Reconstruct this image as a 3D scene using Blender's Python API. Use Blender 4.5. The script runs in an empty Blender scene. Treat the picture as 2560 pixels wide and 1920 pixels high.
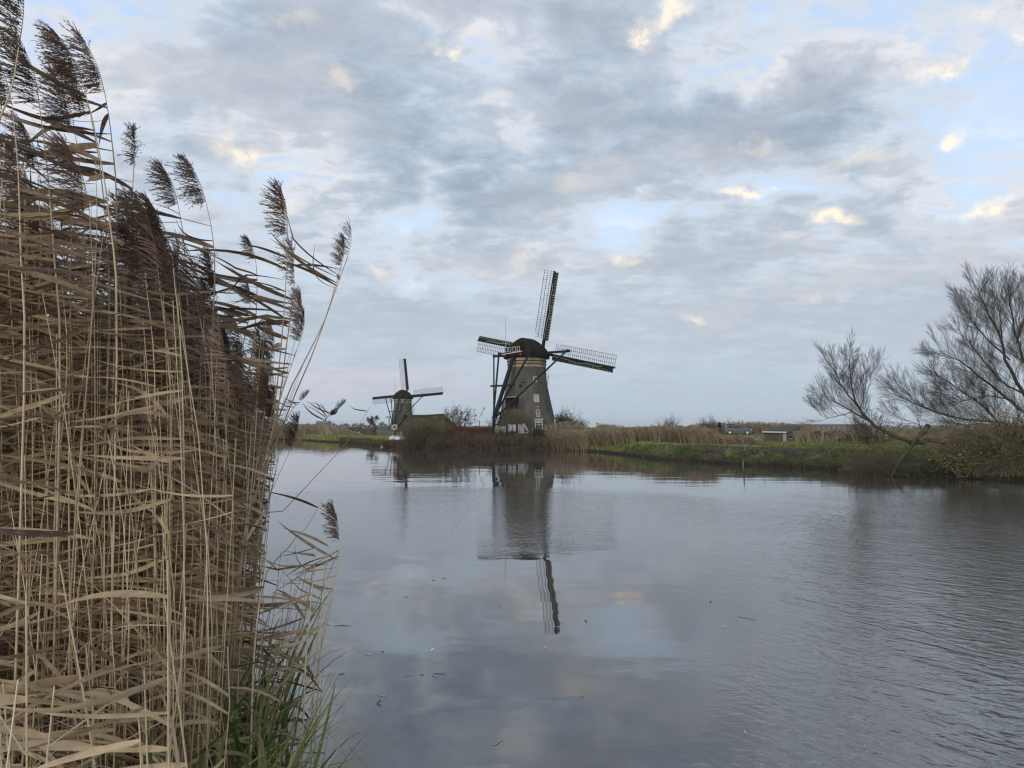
import bpy, math, random
import numpy as np
from mathutils import Vector, Matrix

R = math.radians
rng = np.random.default_rng(7)
random.seed(7)
scene = bpy.context.scene
COL = scene.collection

# ------------------------------------------------------------------ camera
CAM_H = 3.0
F = 1775.0
PITCH = math.atan(108.0 / F)
cam = bpy.data.cameras.new('camera')
cam.sensor_width = 36.0
cam.lens = 36.0 * F / 2560.0
cam.clip_start = 0.05
cam.clip_end = 20000.0
cam_o = bpy.data.objects.new('camera', cam)
cam_o.location = (0, 0, CAM_H)
cam_o.rotation_euler = (R(90) + PITCH, 0, 0)
COL.objects.link(cam_o)
scene.camera = cam_o

def ray(x, y):
    """world direction (Y component 1) seen at photo pixel x, y (2560 x 1920)"""
    a = (x - 1280.0) / F
    b = (960.0 - y) / F
    cy = math.cos(PITCH) - b * math.sin(PITCH)
    cz = math.sin(PITCH) + b * math.cos(PITCH)
    return a / cy, cz / cy

def at(x, y, Y):
    a, c = ray(x, y)
    return Vector((a * Y, Y, CAM_H + c * Y))

def ground(x, y, z=0.0):
    a, c = ray(x, y)
    Y = (z - CAM_H) / c
    return Vector((a * Y, Y, z))

# ------------------------------------------------------------------ render settings
scene.view_settings.view_transform = 'Standard'
scene.view_settings.look = 'None'
scene.view_settings.exposure = 0.33
scene.view_settings.gamma = 1.0
scene.view_settings.use_curve_mapping = False
scene.render.engine = 'CYCLES'
cyc = scene.cycles
cyc.use_denoising = True
cyc.max_bounces = 6
cyc.diffuse_bounces = 4
cyc.glossy_bounces = 3
cyc.transmission_bounces = 2
cyc.transparent_max_bounces = 4
cyc.sample_clamp_indirect = 4.0
cyc.use_adaptive_sampling = True
cyc.adaptive_threshold = 0.015
cyc.filter_width = 1.3

# ------------------------------------------------------------------ node helper
class NT:
    def __init__(self, tree):
        self.t = tree
    def n(self, typ, **kw):
        nd = self.t.nodes.new(typ)
        for k, v in kw.items():
            if k.startswith('i_'):
                nd.inputs[int(k[2:]) if k[2:].isdigit() else k[2:].replace('_', ' ')].default_value = v
            else:
                setattr(nd, k, v)
        return nd
    def l(self, a, b):
        self.t.links.new(a, b)
    def put(self, sock, v):
        if isinstance(v, bpy.types.NodeSocket):
            self.l(v, sock)
        elif v is not None:
            sock.default_value = v
    def m(self, op, a, b=None, c=None, clamp=False):
        nd = self.n('ShaderNodeMath', operation=op, use_clamp=clamp)
        for i, v in enumerate((a, b, c)):
            self.put(nd.inputs[i], v)
        return nd.outputs[0]
    def v(self, op, a, b=None, c=None):
        nd = self.n('ShaderNodeVectorMath', operation=op)
        if op == 'SCALE':
            self.put(nd.inputs[0], a)
            self.put(nd.inputs[3], b)
            return nd.outputs[0]
        for i, v in enumerate((a, b, c)):
            self.put(nd.inputs[i], v)
        return nd.outputs['Value'] if op in ('LENGTH', 'DOT_PRODUCT', 'DISTANCE') else nd.outputs[0]
    def mix(self, f, a, b, blend='MIX'):
        nd = self.n('ShaderNodeMix', data_type='RGBA', blend_type=blend)
        self.put(nd.inputs[0], f)
        self.put(nd.inputs[6], a)
        self.put(nd.inputs[7], b)
        return nd.outputs[2]
    def noise(self, vec, scale, detail=4, rough=0.5, dist=0.0, out='Fac'):
        nd = self.n('ShaderNodeTexNoise')
        self.put(nd.inputs['Vector'], vec)
        nd.inputs['Scale'].default_value = scale
        nd.inputs['Detail'].default_value = detail
        nd.inputs['Roughness'].default_value = rough
        nd.inputs['Distortion'].default_value = dist
        return nd.outputs[out]
    def sm(self, x, lo, hi, a=0.0, b=1.0):
        nd = self.n('ShaderNodeMapRange', interpolation_type='SMOOTHSTEP')
        self.put(nd.inputs[0], x)
        nd.inputs[1].default_value = lo
        nd.inputs[2].default_value = hi
        nd.inputs[3].default_value = a
        nd.inputs[4].default_value = b
        return nd.outputs[0]
    def ramp(self, x, stops, interp='LINEAR'):
        nd = self.n('ShaderNodeValToRGB')
        nd.color_ramp.interpolation = interp
        e = nd.color_ramp.elements
        while len(e) < len(stops):
            e.new(0.5)
        for i, (p, c) in enumerate(stops):
            e[i].position = p
            e[i].color = (*c, 1) if len(c) == 3 else c
        self.put(nd.inputs[0], x)
        return nd.outputs[0]

# ------------------------------------------------------------------ world: Nishita sky behind broken cloud
SUN_EL, SUN_AZ = R(16), R(205)
world = bpy.data.worlds.new('World')
scene.world = world
world.use_nodes = True
wt = NT(world.node_tree)
world.node_tree.nodes.clear()
wout = wt.n('ShaderNodeOutputWorld')
wbg = wt.n('ShaderNodeBackground')
wbg.inputs['Strength'].default_value = 0.1
wt.l(wbg.outputs[0], wout.inputs[0])
sky = wt.n('ShaderNodeTexSky', sky_type='NISHITA', sun_disc=False, sun_elevation=SUN_EL, sun_rotation=SUN_AZ)
sky.air_density = 1.0
sky.dust_density = 1.2
sky.ozone_density = 1.5
dirn = wt.v('NORMALIZE', wt.n('ShaderNodeTexCoord').outputs['Generated'])
sep = wt.n('ShaderNodeSeparateXYZ')
wt.l(dirn, sep.inputs[0])
dz = wt.m('ABSOLUTE', sep.outputs[2])
inv = wt.m('DIVIDE', 1.0, wt.m('ADD', dz, 0.16))
cmb = wt.n('ShaderNodeCombineXYZ')
wt.l(wt.m('MULTIPLY', sep.outputs[0], inv), cmb.inputs[0])
wt.l(wt.m('MULTIPLY', sep.outputs[1], inv), cmb.inputs[1])
cmb.inputs[2].default_value = 3.7
plane = cmb.outputs[0]                                   # where the ray meets the cloud layer
big = wt.noise(plane, 0.9, 3, 0.5, 0.2)
mid = wt.noise(plane, 3.0, 8, 0.58, 0.25)
fine = wt.noise(wt.v('MULTIPLY', plane, (1.0, 1.3, 1.0)), 7.5, 7, 0.62, 0.3)
warp = wt.v('SCALE', wt.v('SUBTRACT', wt.noise(dirn, 9.0, 5, 0.62, 0.0, 'Color'), (0.5, 0.5, 0.5)), 0.16)
wdir = wt.v('ADD', dirn, warp)

blobg = bpy.data.node_groups.new('cloud_lump', 'ShaderNodeTree')
blobg.interface.new_socket('Dir', in_out='INPUT', socket_type='NodeSocketVector')
blobg.interface.new_socket('Centre', in_out='INPUT', socket_type='NodeSocketVector')
blobg.interface.new_socket('Inv', in_out='INPUT', socket_type='NodeSocketVector')
blobg.interface.new_socket('Fac', in_out='OUTPUT', socket_type='NodeSocketFloat')
bt = NT(blobg)
gi = bt.n('NodeGroupInput')
go = bt.n('NodeGroupOutput')
ln = bt.v('LENGTH', bt.v('MULTIPLY', bt.v('SUBTRACT', gi.outputs[0], gi.outputs[1]), gi.outputs[2]))
bt.l(bt.sm(ln, 0.0, 1.5, 1.0, 0.0), go.inputs[0])

def lumps(items, vec):
    """weighted sum of soft elliptical cloud lumps fixed in the sky"""
    acc = None
    for (x, y, rx, ry, w) in items:
        a, c = ray(x, y)
        d = Vector((a, 1.0, c)).normalized()
        g = wt.n('ShaderNodeGroup')
        g.node_tree = blobg
        wt.l(vec, g.inputs[0])
        g.inputs[1].default_value = d
        k = F / d.y
        g.inputs[2].default_value = (k / rx, k / (0.5 * (rx + ry)), k / ry)
        if acc is None:
            acc = wt.m('MULTIPLY', g.outputs[0], w)
        else:
            acc = wt.m('MULTIPLY_ADD', g.outputs[0], w, acc)
    return acc

#            x     y    rx   ry   weight
GAPS = [(1310, 280, 110, 75, 1.0), (1015, 560, 90, 80, 1.0), (770, 400, 150, 90, .75), (1540, 575, 130, 80, .8),
        (1050, 690, 70, 40, .8), (1890, 200, 130, 60, .7), (2440, 120, 330, 170, .75), (2500, 360, 190, 130, .8),
        (2400, 500, 200, 80, .8), (2060, 70, 300, 110, .65), (690, 460, 80, 60, .7), (1930, 470, 110, 50, .4),
        (80, 100, 420, 260, .7), (1250, 90, 110, 120, .6), (560, 290, 120, 70, .35), (1450, 160, 80, 60, .3),
        (2560, 640, 160, 60, .5), (1690, 170, 110, 50, .35), (2250, 300, 90, 50, .3)]
MASS = [(1430, 290, 200, 140, .8), (1120, 380, 210, 110, .7), (1960, 300, 270, 100, 1.0), (1700, 330, 300, 110, .45),
        (1080, 470, 200, 70, .5), (850, 130, 330, 120, .45), (2150, 560, 190, 70, .6), (1560, 100, 230, 100, .45),
        (1260, 500, 220, 90, .5), (420, 330, 220, 90, .4), (1180, 600, 180, 70, .45), (2210, 250, 200, 70, .45),
        (1500, 470, 260, 60, .35), (1720, 620, 300, 60, .4), (1000, 800, 700, 60, .3), (1900, 780, 600, 60, .25),
        (960, 260, 150, 130, .45)]
PALE = [(605, 385, 110, 90, .8), (560, 500, 130, 110, .55), (855, 215, 110, 80, .55), (340, 175, 90, 70, .55),
        (1125, 130, 120, 60, .6), (1730, 215, 90, 100, .6), (1190, 640, 150, 60, .6), (1500, 650, 150, 40, .4),
        (1900, 380, 200, 50, .5), (2150, 400, 160, 50, .5), (1600, 60, 90, 80, .5), (1480, 430, 140, 60, .45),
        (1950, 730, 300, 60, .4), (1700, 800, 300, 40, .45), (100, 330, 200, 120, .5), (2050, 660, 220, 50, .35),
        (740, 540, 90, 60, .4), (2350, 620, 260, 120, .4), (2480, 480, 260, 160, .35), (2250, 150, 260, 120, .3), (1350, 700, 160, 50, .4), (1420, 560, 120, 60, .3)]
WARM = [(607, 380, 52, 46, 1.1), (1100, 112, 50, 26, 1.0), (1150, 130, 40, 22, .9), (1602, 50, 46, 40, 1.2), (1690, 4, 60, 26, 1.0),
        (1857, 497, 66, 18, 1.0), (2070, 565, 80, 22, 1.0), (2345, 197, 62, 22, 1.0), (2445, 525, 70, 22, 1.0),
        (2395, 340, 36, 22, .9), (2545, 105, 40, 20, .8), (860, 205, 60, 34, .4), (1550, 645, 34, 20, .7), (1890, 350, 70, 20, .3), (1440, 440, 60, 30, .18), (2130, 405, 70, 24, .45), (1320, 640, 60, 20, .4), (940, 690, 40, 16, .4), (740, 70, 50, 22, .2), (2060, 740, 60, 12, .35), (700, 520, 40, 30, .35),
        (1725, 797, 30, 12, .7), (2360, 532, 30, 16, .8), (2480, 28, 40, 12, .5), (1060, 690, 30, 18, .4)]
gaps = lumps(GAPS, wdir)
mass = lumps(MASS, wdir)
pale = lumps(PALE, wdir)
warm = lumps(WARM, wt.v('ADD', dirn, wt.v('SCALE', warp, 0.75)))
t = wt.m('ADD', wt.m('MULTIPLY', big, 0.35), wt.m('MULTIPLY', mid, 0.75))
t = wt.m('ADD', t, wt.m('MULTIPLY', wt.m('SUBTRACT', fine, 0.5), wt.sm(dz, 0.05, 0.35, 0.28, 0.68)))
dens = wt.m('SUBTRACT', wt.m('MULTIPLY_ADD', mass, 0.20, t), wt.m('MULTIPLY', gaps, 0.21))
cover = wt.sm(dens, 0.31, 0.50)
dark = wt.sm(dens, 0.45, 0.86)
rim = wt.m('MULTIPLY', wt.sm(dens, 0.33, 0.45), wt.sm(dens, 0.45, 0.60, 1.0, 0.0))
zen = wt.sm(dz, 0.02, 0.55)
clear = wt.mix(0.80, wt.v('SCALE', sky.outputs[0], 1.5), wt.mix(zen, (6.0, 7.0, 8.0, 1), (5.2, 6.5, 8.5, 1)))
leftb = wt.m('MULTIPLY', lumps([(60, 160, 560, 380, 1.0), (1180, 60, 260, 160, .8)], wdir), 0.9, clamp=True)
clear = wt.mix(leftb, clear, (4.3, 5.9, 8.9, 1))
# broken veil inside the gaps
veil = wt.sm(fine, 0.42, 0.68)
clear = wt.mix(wt.m('MULTIPLY', veil, 0.55), clear, (7.2, 7.6, 8.4, 1))
light_c = wt.mix(zen, (4.5, 5.05, 5.75, 1), (4.6, 5.35, 6.35, 1))
dark_c = wt.mix(zen, (2.8, 3.5, 4.3, 1), (2.4, 3.1, 4.1, 1))
cloud = wt.mix(dark, light_c, dark_c)
pk = wt.m('MULTIPLY', wt.sm(mid, 0.40, 0.62), wt.m('ADD', wt.sm(big, 0.40, 0.62, 0.15, 0.5), pale))
cloud = wt.mix(wt.m('MULTIPLY', pk, 0.70, clamp=True), cloud, (6.0, 5.8, 5.95, 1))
cloud = wt.mix(wt.m('MULTIPLY', rim, wt.sm(mid, 0.42, 0.62, 0.2, 0.50)), cloud, wt.mix(wt.sm(big, 0.42, 0.58), (7.4, 7.5, 8.1, 1), (8.6, 8.0, 7.5, 1)))
col = wt.mix(cover, clear, cloud)
# sunlit knobs
wn = wt.m('MULTIPLY', warm, wt.sm(wt.noise(dirn, 34.0, 6, 0.65), 0.34, 0.56, 0.2, 1.0))
col = wt.mix(wt.m('MULTIPLY', wn, 0.95, clamp=True), col, (10.2, 8.7, 6.5, 1))
# horizon: pale blue grey veil, a lavender streak in it
hz = wt.sm(dz, 0.0, 0.30, 0.92, 0.0)
hcol = wt.mix(wt.m('MULTIPLY', wt.sm(dz, 0.02, 0.16, 0.0, 1.0), 0.5), (3.85, 4.7, 5.45, 1), (3.9, 4.5, 5.5, 1))
lav = wt.m('MULTIPLY', lumps([(760, 955, 520, 55, 1.0), (1500, 850, 500, 40, .35)], wt.v('ADD', dirn, wt.v('SCALE', warp, 0.5))), 0.8, clamp=True)
hcol = wt.mix(lav, hcol, (5.3, 4.9, 5.5, 1))
col = wt.mix(wt.m('MULTIPLY', hz, wt.sm(mid, 0.3, 0.7, 1.0, 0.65)), col, hcol)
wt.l(col, wbg.inputs[0])
world.cycles.sampling_method = 'MANUAL'
world.cycles.sample_map_resolution = 512

# ------------------------------------------------------------------ sun, low and veiled behind the camera
sun = bpy.data.lights.new('sun', 'SUN')
sun.energy = 1.5
sun.angle = R(28)
sun.color = (1.0, 0.90, 0.77)
sun_o = bpy.data.objects.new('sun', sun)
sd = Vector((math.sin(SUN_AZ) * math.cos(SUN_EL), math.cos(SUN_AZ) * math.cos(SUN_EL), math.sin(SUN_EL)))
sun_o.rotation_euler = sd.to_track_quat('Z', 'Y').to_euler()
sun_o.location = (0, -20, 30)
COL.objects.link(sun_o)

# ------------------------------------------------------------------ mesh helpers
def link(name, me, mat=None, parent=None, loc=None):
    o = bpy.data.objects.new(name, me)
    COL.objects.link(o)
    if mat is not None and me is not None and len(me.materials) == 0:
        me.materials.append(mat)
    if parent is not None:
        o.parent = parent
    if loc is not None:
        o.location = loc
    return o

def tag(o, label=None, cat=None, group=None, kind=None):
    if label: o['label'] = label
    if cat: o['category'] = cat
    if group: o['group'] = group
    if kind: o['kind'] = kind
    return o

def thing(name, label, cat, loc=(0, 0, 0), rotz=0.0, group=None):
    o = bpy.data.objects.new(name, None)
    o.empty_display_size = 0.2
    COL.objects.link(o)
    o.location = loc
    o.rotation_euler = (0, 0, rotz)
    return tag(o, label, cat, group)

class MB:
    """collects shapes for ONE mesh object"""
    def __init__(self):
        self.v, self.f = [], []
    def add(self, vs, fs):
        b = len(self.v)
        self.v += [tuple(p) for p in vs]
        self.f += [tuple(i + b for i in q) for q in fs]
        return self
    def box(self, c, s, rz=0.0, m=None):
        x, y, z = s[0] / 2, s[1] / 2, s[2] / 2
        vs = [Vector((i, j, k)) for i in (-x, x) for j in (-y, y) for k in (-z, z)]
        M = m if m is not None else Matrix.Rotation(rz, 3, 'Z')
        vs = [M @ p + Vector(c) for p in vs]
        return self.add(vs, [(0, 1, 3, 2), (4, 6, 7, 5), (0, 4, 5, 1), (2, 3, 7, 6), (0, 2, 6, 4), (1, 5, 7, 3)])
    def beam(self, a, b, w, h=None, up=(0, 0, 1), w2=None, h2=None):
        a, b = Vector(a), Vector(b)
        h = h or w
        w2 = w2 or w
        h2 = h2 or h
        d = (b - a).normalized()
        s = d.cross(Vector(up))
        if s.length < 1e-4:
            s = d.cross(Vector((1, 0, 0)))
        s.normalize()
        u = s.cross(d)
        vs = []
        for p, ww, hh in ((a, w, h), (b, w2, h2)):
            for i, j in ((-1, -1), (1, -1), (1, 1), (-1, 1)):
                vs.append(p + s * (i * ww / 2) + u * (j * hh / 2))
        return self.add(vs, [(3, 2, 1, 0), (4, 5, 6, 7), (0, 1, 5, 4), (1, 2, 6, 5), (2, 3, 7, 6), (3, 0, 4, 7)])
    def tube(self, pts, rads, n=6, cap=True):
        pts = [Vector(p) for p in pts]
        if not hasattr(rads, '__len__'):
            rads = [rads] * len(pts)
        b = len(self.v)
        prev = None
        for i, p in enumerate(pts):
            d = (pts[min(i + 1, len(pts) - 1)] - pts[max(i - 1, 0)]).normalized()
            if prev is None:
                s = d.cross(Vector((0.3, 1, 0.1))).normalized()
            else:
                s = (prev - d * prev.dot(d)).normalized()
            prev = s
            u = d.cross(s)
            for k in range(n):
                a = 2 * math.pi * k / n
                self.v.append(tuple(p + (s * math.cos(a) + u * math.sin(a)) * rads[i]))
        for i in range(len(pts) - 1):
            for k in range(n):
                k2 = (k + 1) % n
                self.f.append((b + i * n + k, b + i * n + k2, b + (i + 1) * n + k2, b + (i + 1) * n + k))
        if cap:
            self.f.append(tuple(b + k for k in reversed(range(n))))
            e = b + (len(pts) - 1) * n
            self.f.append(tuple(e + k for k in range(n)))
        return self
    def lathe(self, prof, n=40, c=(0, 0, 0), cap_top=False, jitter=None):
        b = len(self.v)
        for r, z in prof:
            for k in range(n):
                a = 2 * math.pi * k / n
                self.v.append((c[0] + r * math.cos(a), c[1] + r * math.sin(a), c[2] + z))
        for i in range(len(prof) - 1):
            for k in range(n):
                k2 = (k + 1) % n
                self.f.append((b + i * n + k, b + i * n + k2, b + (i + 1) * n + k2, b + (i + 1) * n + k))
        if cap_top:
            e = b + (len(prof) - 1) * n
            self.f.append(tuple(e + k for k in range(n)))
        return self
    def mesh(self, name, smooth=False):
        me = bpy.data.meshes.new(name)
        me.from_pydata(self.v, [], self.f)
        me.validate()
        if smooth:
            me.polygons.foreach_set('use_smooth', [True] * len(me.polygons))
        me.update()
        return me
    def build(self, name, mat, parent=None, smooth=False, loc=None, bevel=0.0):
        o = link(name, self.mesh(name, smooth), mat, parent, loc)
        if bevel:
            md = o.modifiers.new('bevel', 'BEVEL')
            md.width = bevel
            md.segments = 2
            md.limit_method = 'ANGLE'
        return o

def np_mesh(name, V, Fq, tint=None, smooth=False):
    """V (n,3), Fq (m,k) all faces with k corners; tint (n,) 0..1"""
    me = bpy.data.meshes.new(name)
    V = np.asarray(V, np.float32)
    Fq = np.asarray(Fq, np.int32)
    m, k = Fq.shape
    me.vertices.add(len(V))
    me.vertices.foreach_set('co', V.ravel())
    me.loops.add(m * k)
    me.loops.foreach_set('vertex_index', Fq.ravel())
    me.polygons.add(m)
    me.polygons.foreach_set('loop_start', np.arange(0, m * k, k, dtype=np.int32))
    me.polygons.foreach_set('loop_total', np.full(m, k, np.int32))
    if smooth:
        me.polygons.foreach_set('use_smooth', np.ones(m, bool))
    if tint is not None:
        a = me.attributes.new('tint', 'FLOAT', 'POINT')
        a.data.foreach_set('value', np.asarray(tint, np.float32))
    me.update(calc_edges=True)
    return me

def nrm(a):
    return a / np.maximum(np.linalg.norm(a, axis=-1, keepdims=True), 1e-9)

def strips(P, W, side, tint):
    """ribbons: P (n,s,3) centre lines, W (n,s) widths, side (n,3) or (n,s,3) -> V,F,tint"""
    n, s, _ = P.shape
    if side.ndim == 2:
        side = np.repeat(side[:, None, :], s, 1)
    off = side * (W[..., None] * 0.5)
    V = np.stack([P - off, P + off], 2).reshape(-1, 3)
    base = np.arange(n)[:, None] * (2 * s) + np.arange(s - 1)[None, :] * 2
    Fq = np.stack([base, base + 1, base + 3, base + 2], -1).reshape(-1, 4)
    return V, Fq, np.repeat(np.asarray(tint), 2 * s)

def prisms(A, B, ra, rb, tint, n=3):
    """tapered n-sided sticks from A to B"""
    A, B = np.asarray(A, float), np.asarray(B, float)
    d = nrm(B - A)
    ref = np.where(np.abs(d[:, 2:3]) > 0.9, np.array([[1.0, 0, 0]]), np.array([[0, 0, 1.0]]))
    s = nrm(np.cross(d, ref))
    u = np.cross(s, d)
    V = []
    for P, r in ((A, ra), (B, rb)):
        for k in range(n):
            a = 2 * math.pi * k / n
            V.append(P + (s * math.cos(a) + u * math.sin(a)) * np.asarray(r)[:, None])
    V = np.stack(V, 1).reshape(-1, 3)
    b = np.arange(len(A))[:, None] * (2 * n)
    Fq = np.stack([np.concatenate([b + k, b + (k + 1) % n, b + n + (k + 1) % n, b + n + k], 1) for k in range(n)], 1).reshape(-1, 4)
    return V, Fq, np.repeat(np.asarray(tint), 2 * n)

def join(parts):
    V, Fq, T, b = [], [], [], 0
    for v, f, t in parts:
        V.append(v); Fq.append(f + b); T.append(t); b += len(v)
    return np.concatenate(V), np.concatenate(Fq), np.concatenate(T)

# ------------------------------------------------------------------ materials
MATS = {}
def mat_new(name):
    m = bpy.data.materials.new(name)
    m.use_nodes = True
    t = NT(m.node_tree)
    bs = m.node_tree.nodes['Principled BSDF']
    MATS[name] = m
    return m, t, bs

def surf(name, c1, c2, scale=2.0, rough=0.8, bump=0.0, bscale=None, metal=0.0, detail=5, spec=0.3, stretch=(1, 1, 1), coord='Object', stops=None):
    m, t, bs = mat_new(name)
    tc = t.n('ShaderNodeTexCoord').outputs[coord]
    vec = t.v('MULTIPLY', tc, stretch)
    n1 = t.noise(vec, scale, detail, 0.6, 0.2)
    c = t.ramp(n1, stops or [(0.3, c1), (0.7, c2)])
    t.l(c, bs.inputs['Base Color'])
    bs.inputs['Roughness'].default_value = rough
    bs.inputs['Metallic'].default_value = metal
    bs.inputs['Specular IOR Level'].default_value = spec
    if bump:
        bp = t.n('ShaderNodeBump')
        bp.inputs['Strength'].default_value = bump
        bp.inputs['Distance'].default_value = 0.05
        t.l(t.noise(vec, bscale or scale * 6, 6, 0.6), bp.inputs['Height'])
        t.l(bp.outputs[0], bs.inputs['Normal'])
    return m

def tinted(name, stops, rough=0.75, trans=0.0, noise_scale=0.0, spec=0.25, patch=0.0, patch_amt=0.35):
    """colour from the per-plant 'tint' attribute (+ object random)"""
    m, t, bs = mat_new(name)
    at_ = t.n('ShaderNodeAttribute', attribute_name='tint').outputs['Fac']
    x = at_
    if noise_scale:
        pos = t.n('ShaderNodeTexCoord').outputs['Object']
        x = t.m('ADD', x, t.m('MULTIPLY', t.m('SUBTRACT', t.noise(pos, noise_scale, 4, 0.6), 0.5), 0.5))
    if patch:
        pos = t.n('ShaderNodeNewGeometry').outputs['Position']
        x = t.m('ADD', x, t.m('MULTIPLY', t.m('SUBTRACT', t.noise(pos, patch, 3, 0.6), 0.5), patch_amt * 2))
    c = t.ramp(x, stops)
    t.l(c, bs.inputs['Base Color'])
    bs.inputs['Roughness'].default_value = rough
    bs.inputs['Specular IOR Level'].default_value = spec
    if trans:
        tr = t.n('ShaderNodeBsdfTranslucent')
        t.l(c, tr.inputs[0])
        mx = t.n('ShaderNodeMixShader')
        mx.inputs[0].default_value = trans
        t.l(bs.outputs[0], mx.inputs[1])
        t.l(tr.outputs[0], mx.inputs[2])
        t.l(mx.outputs[0], m.node_tree.nodes['Material Output'].inputs[0])
    return m
# ================================================================== water
m, t, bs = mat_new('canal_water')
pos = t.n('ShaderNodeNewGeometry').outputs['Position']
sp = t.n('ShaderNodeSeparateXYZ')
t.l(pos, sp.inputs[0])
X_, Y_ = sp.outputs[0], sp.outputs[1]
jit = t.m('MULTIPLY', t.m('SUBTRACT', t.noise(pos, 0.25, 4, 0.6), 0.5), 1.0)
# breeze-ruffled area at the right, mirror-like in the lee of the reeds
ratio = t.m('ADD', t.m('DIVIDE', X_, t.m('ADD', Y_, 1.0)), t.m('MULTIPLY', jit, 0.25))
right = t.m('MULTIPLY', t.sm(ratio, 0.16, 0.62), t.sm(t.m('ADD', Y_, t.m('MULTIPLY', jit, 3)), 40.0, 14.0))
# cat's-paw of ripples out in the middle
ex = t.m('DIVIDE', t.m('SUBTRACT', X_, -2.5), 12.0)
ey = t.m('DIVIDE', t.m('SUBTRACT', Y_, 26.5), 9.0)
paw = t.sm(t.m('ADD', t.m('ADD', t.m('POWER', t.m('ABSOLUTE', ex), 2.0), t.m('POWER', t.m('ABSOLUTE', ey), 2.0)), t.m('MULTIPLY', jit, 1.0)), 0.5, 1.35, 1.0, 0.0)
base_r = t.sm(ratio, 0.0, 0.5, 0.018, 0.07)
amp = t.m('ADD', t.m('ADD', t.m('MULTIPLY', right, 1.0), t.m('MULTIPLY', paw, 0.42)), base_r)
# crests run from far left to near right
rot = t.n('ShaderNodeVectorRotate', rotation_type='Z_AXIS')
rot.inputs['Angle'].default_value = R(52)
t.l(pos, rot.inputs['Vector'])
rv = rot.outputs[0]
w1 = t.noise(t.v('MULTIPLY', rv, (1.3, 4.4, 1)), 1.0, 3, 0.45, 1.3)
right = t.m('MULTIPLY', right, t.sm(t.noise(pos, 0.45, 4, 0.6), 0.25, 0.62, 0.35, 1.0))
w2 = t.noise(t.v('MULTIPLY', pos, (2.2, 4.2, 1)), 1.9, 3, 0.5, 0.3)
w3 = t.noise(t.v('MULTIPLY', pos, (0.35, 0.8, 1)), 0.6, 2, 0.5)
hgt = t.m('ADD', t.m('MULTIPLY', w1, t.m('MULTIPLY', right, 0.040)), t.m('MULTIPLY', w2, t.m('MULTIPLY', amp, 0.017)))
hgt = t.m('ADD', hgt, t.m('MULTIPLY', w3, 0.014))
bp = t.n('ShaderNodeBump')
bp.inputs['Strength'].default_value = 1.0
bp.inputs['Distance'].default_value = 1.0
t.l(hgt, bp.inputs['Height'])
t.l(bp.outputs[0], bs.inputs['Normal'])
bs.inputs['Base Color'].default_value = (0.056, 0.053, 0.048, 1)
bs.inputs['Roughness'].default_value = 0.0
bs.inputs['IOR'].default_value = 2.3
wmb = MB()
wmb.add([(-700, -60, 0), (700, -60, 0), (700, 420, 0), (-700, 420, 0)], [(0, 1, 2, 3)])
water = wmb.build('canal_water', m)
tag(water, 'calm grey canal water mirroring the clouds, ruffled at the right', kind='structure')

# ================================================================== terrain beyond the water
SHORE = [(-900, 1096), (400, 1097), (640, 1098.5), (731, 1099), (803, 1104), (900, 1109.5), (949, 1116), (1000, 1119),
         (1146, 1121.5), (1377, 1125), (1481, 1129), (1560, 1137), (1643, 1148), (1760, 1156), (1852, 1162.5), (2025, 1171),
         (2141, 1182), (2315, 1190), (2560, 1204), (2800, 1225), (3300, 1262), (4200, 1330)]
sx = [p[0] for p in SHORE]
SHY = [ground(*p).y for p in SHORE]
def shore_Y(px):
    return float(np.interp(px, sx, SHY))

def smooth(a, b, x):
    x = min(max((x - a) / (b - a), 0.0), 1.0)
    return x * x * (3 - 2 * x)

MILL = Vector((2.25, 108.0))
MILL2 = Vector(((1007 - 1280) / F * 240.0, 240.0))
from mathutils import noise as mnoise
def land_z(px, X, Y, t_):
    """height of the far bank; t_ metres behind the water's edge"""
    if t_ <= 0:
        return -0.5
    lip = 0.30 + 0.16 * mnoise.noise(Vector((X * 0.35, Y * 0.35, 2.0))) + 0.14 * mnoise.noise(Vector((X * 1.3, Y * 1.3, 6.0)))
    right = smooth(1450, 1700, px)
    plateau = 0.85 * (1 - right) + 1.25 * right
    z = lip * smooth(0, 0.25, t_) + (plateau - lip) * smooth(0.3, 9.0 - 3.5 * right, t_)
    z += 0.10 * mnoise.noise(Vector((X * 0.25, Y * 0.25, 0))) * smooth(0, 3, t_)
    z += 0.07 * mnoise.noise(Vector((X * 0.9, Y * 0.9, 5))) * smooth(0, 2, t_)
    d = (Vector((X, Y)) - MILL).length
    z += 1.45 * (1 - smooth(6.5, 17, d)) * smooth(0.5, 7, t_)
    d2 = (Vector((X, Y)) - MILL2).length
    z += 0.55 * (1 - smooth(8, 22, d2))
    # dike road with the car on it
    z += 0.65 * smooth(1700, 1790, px) * (1 - smooth(1900, 2050, px)) * smooth(98, 107, Y) * (1 - smooth(125, 150, Y))
    return z

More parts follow.
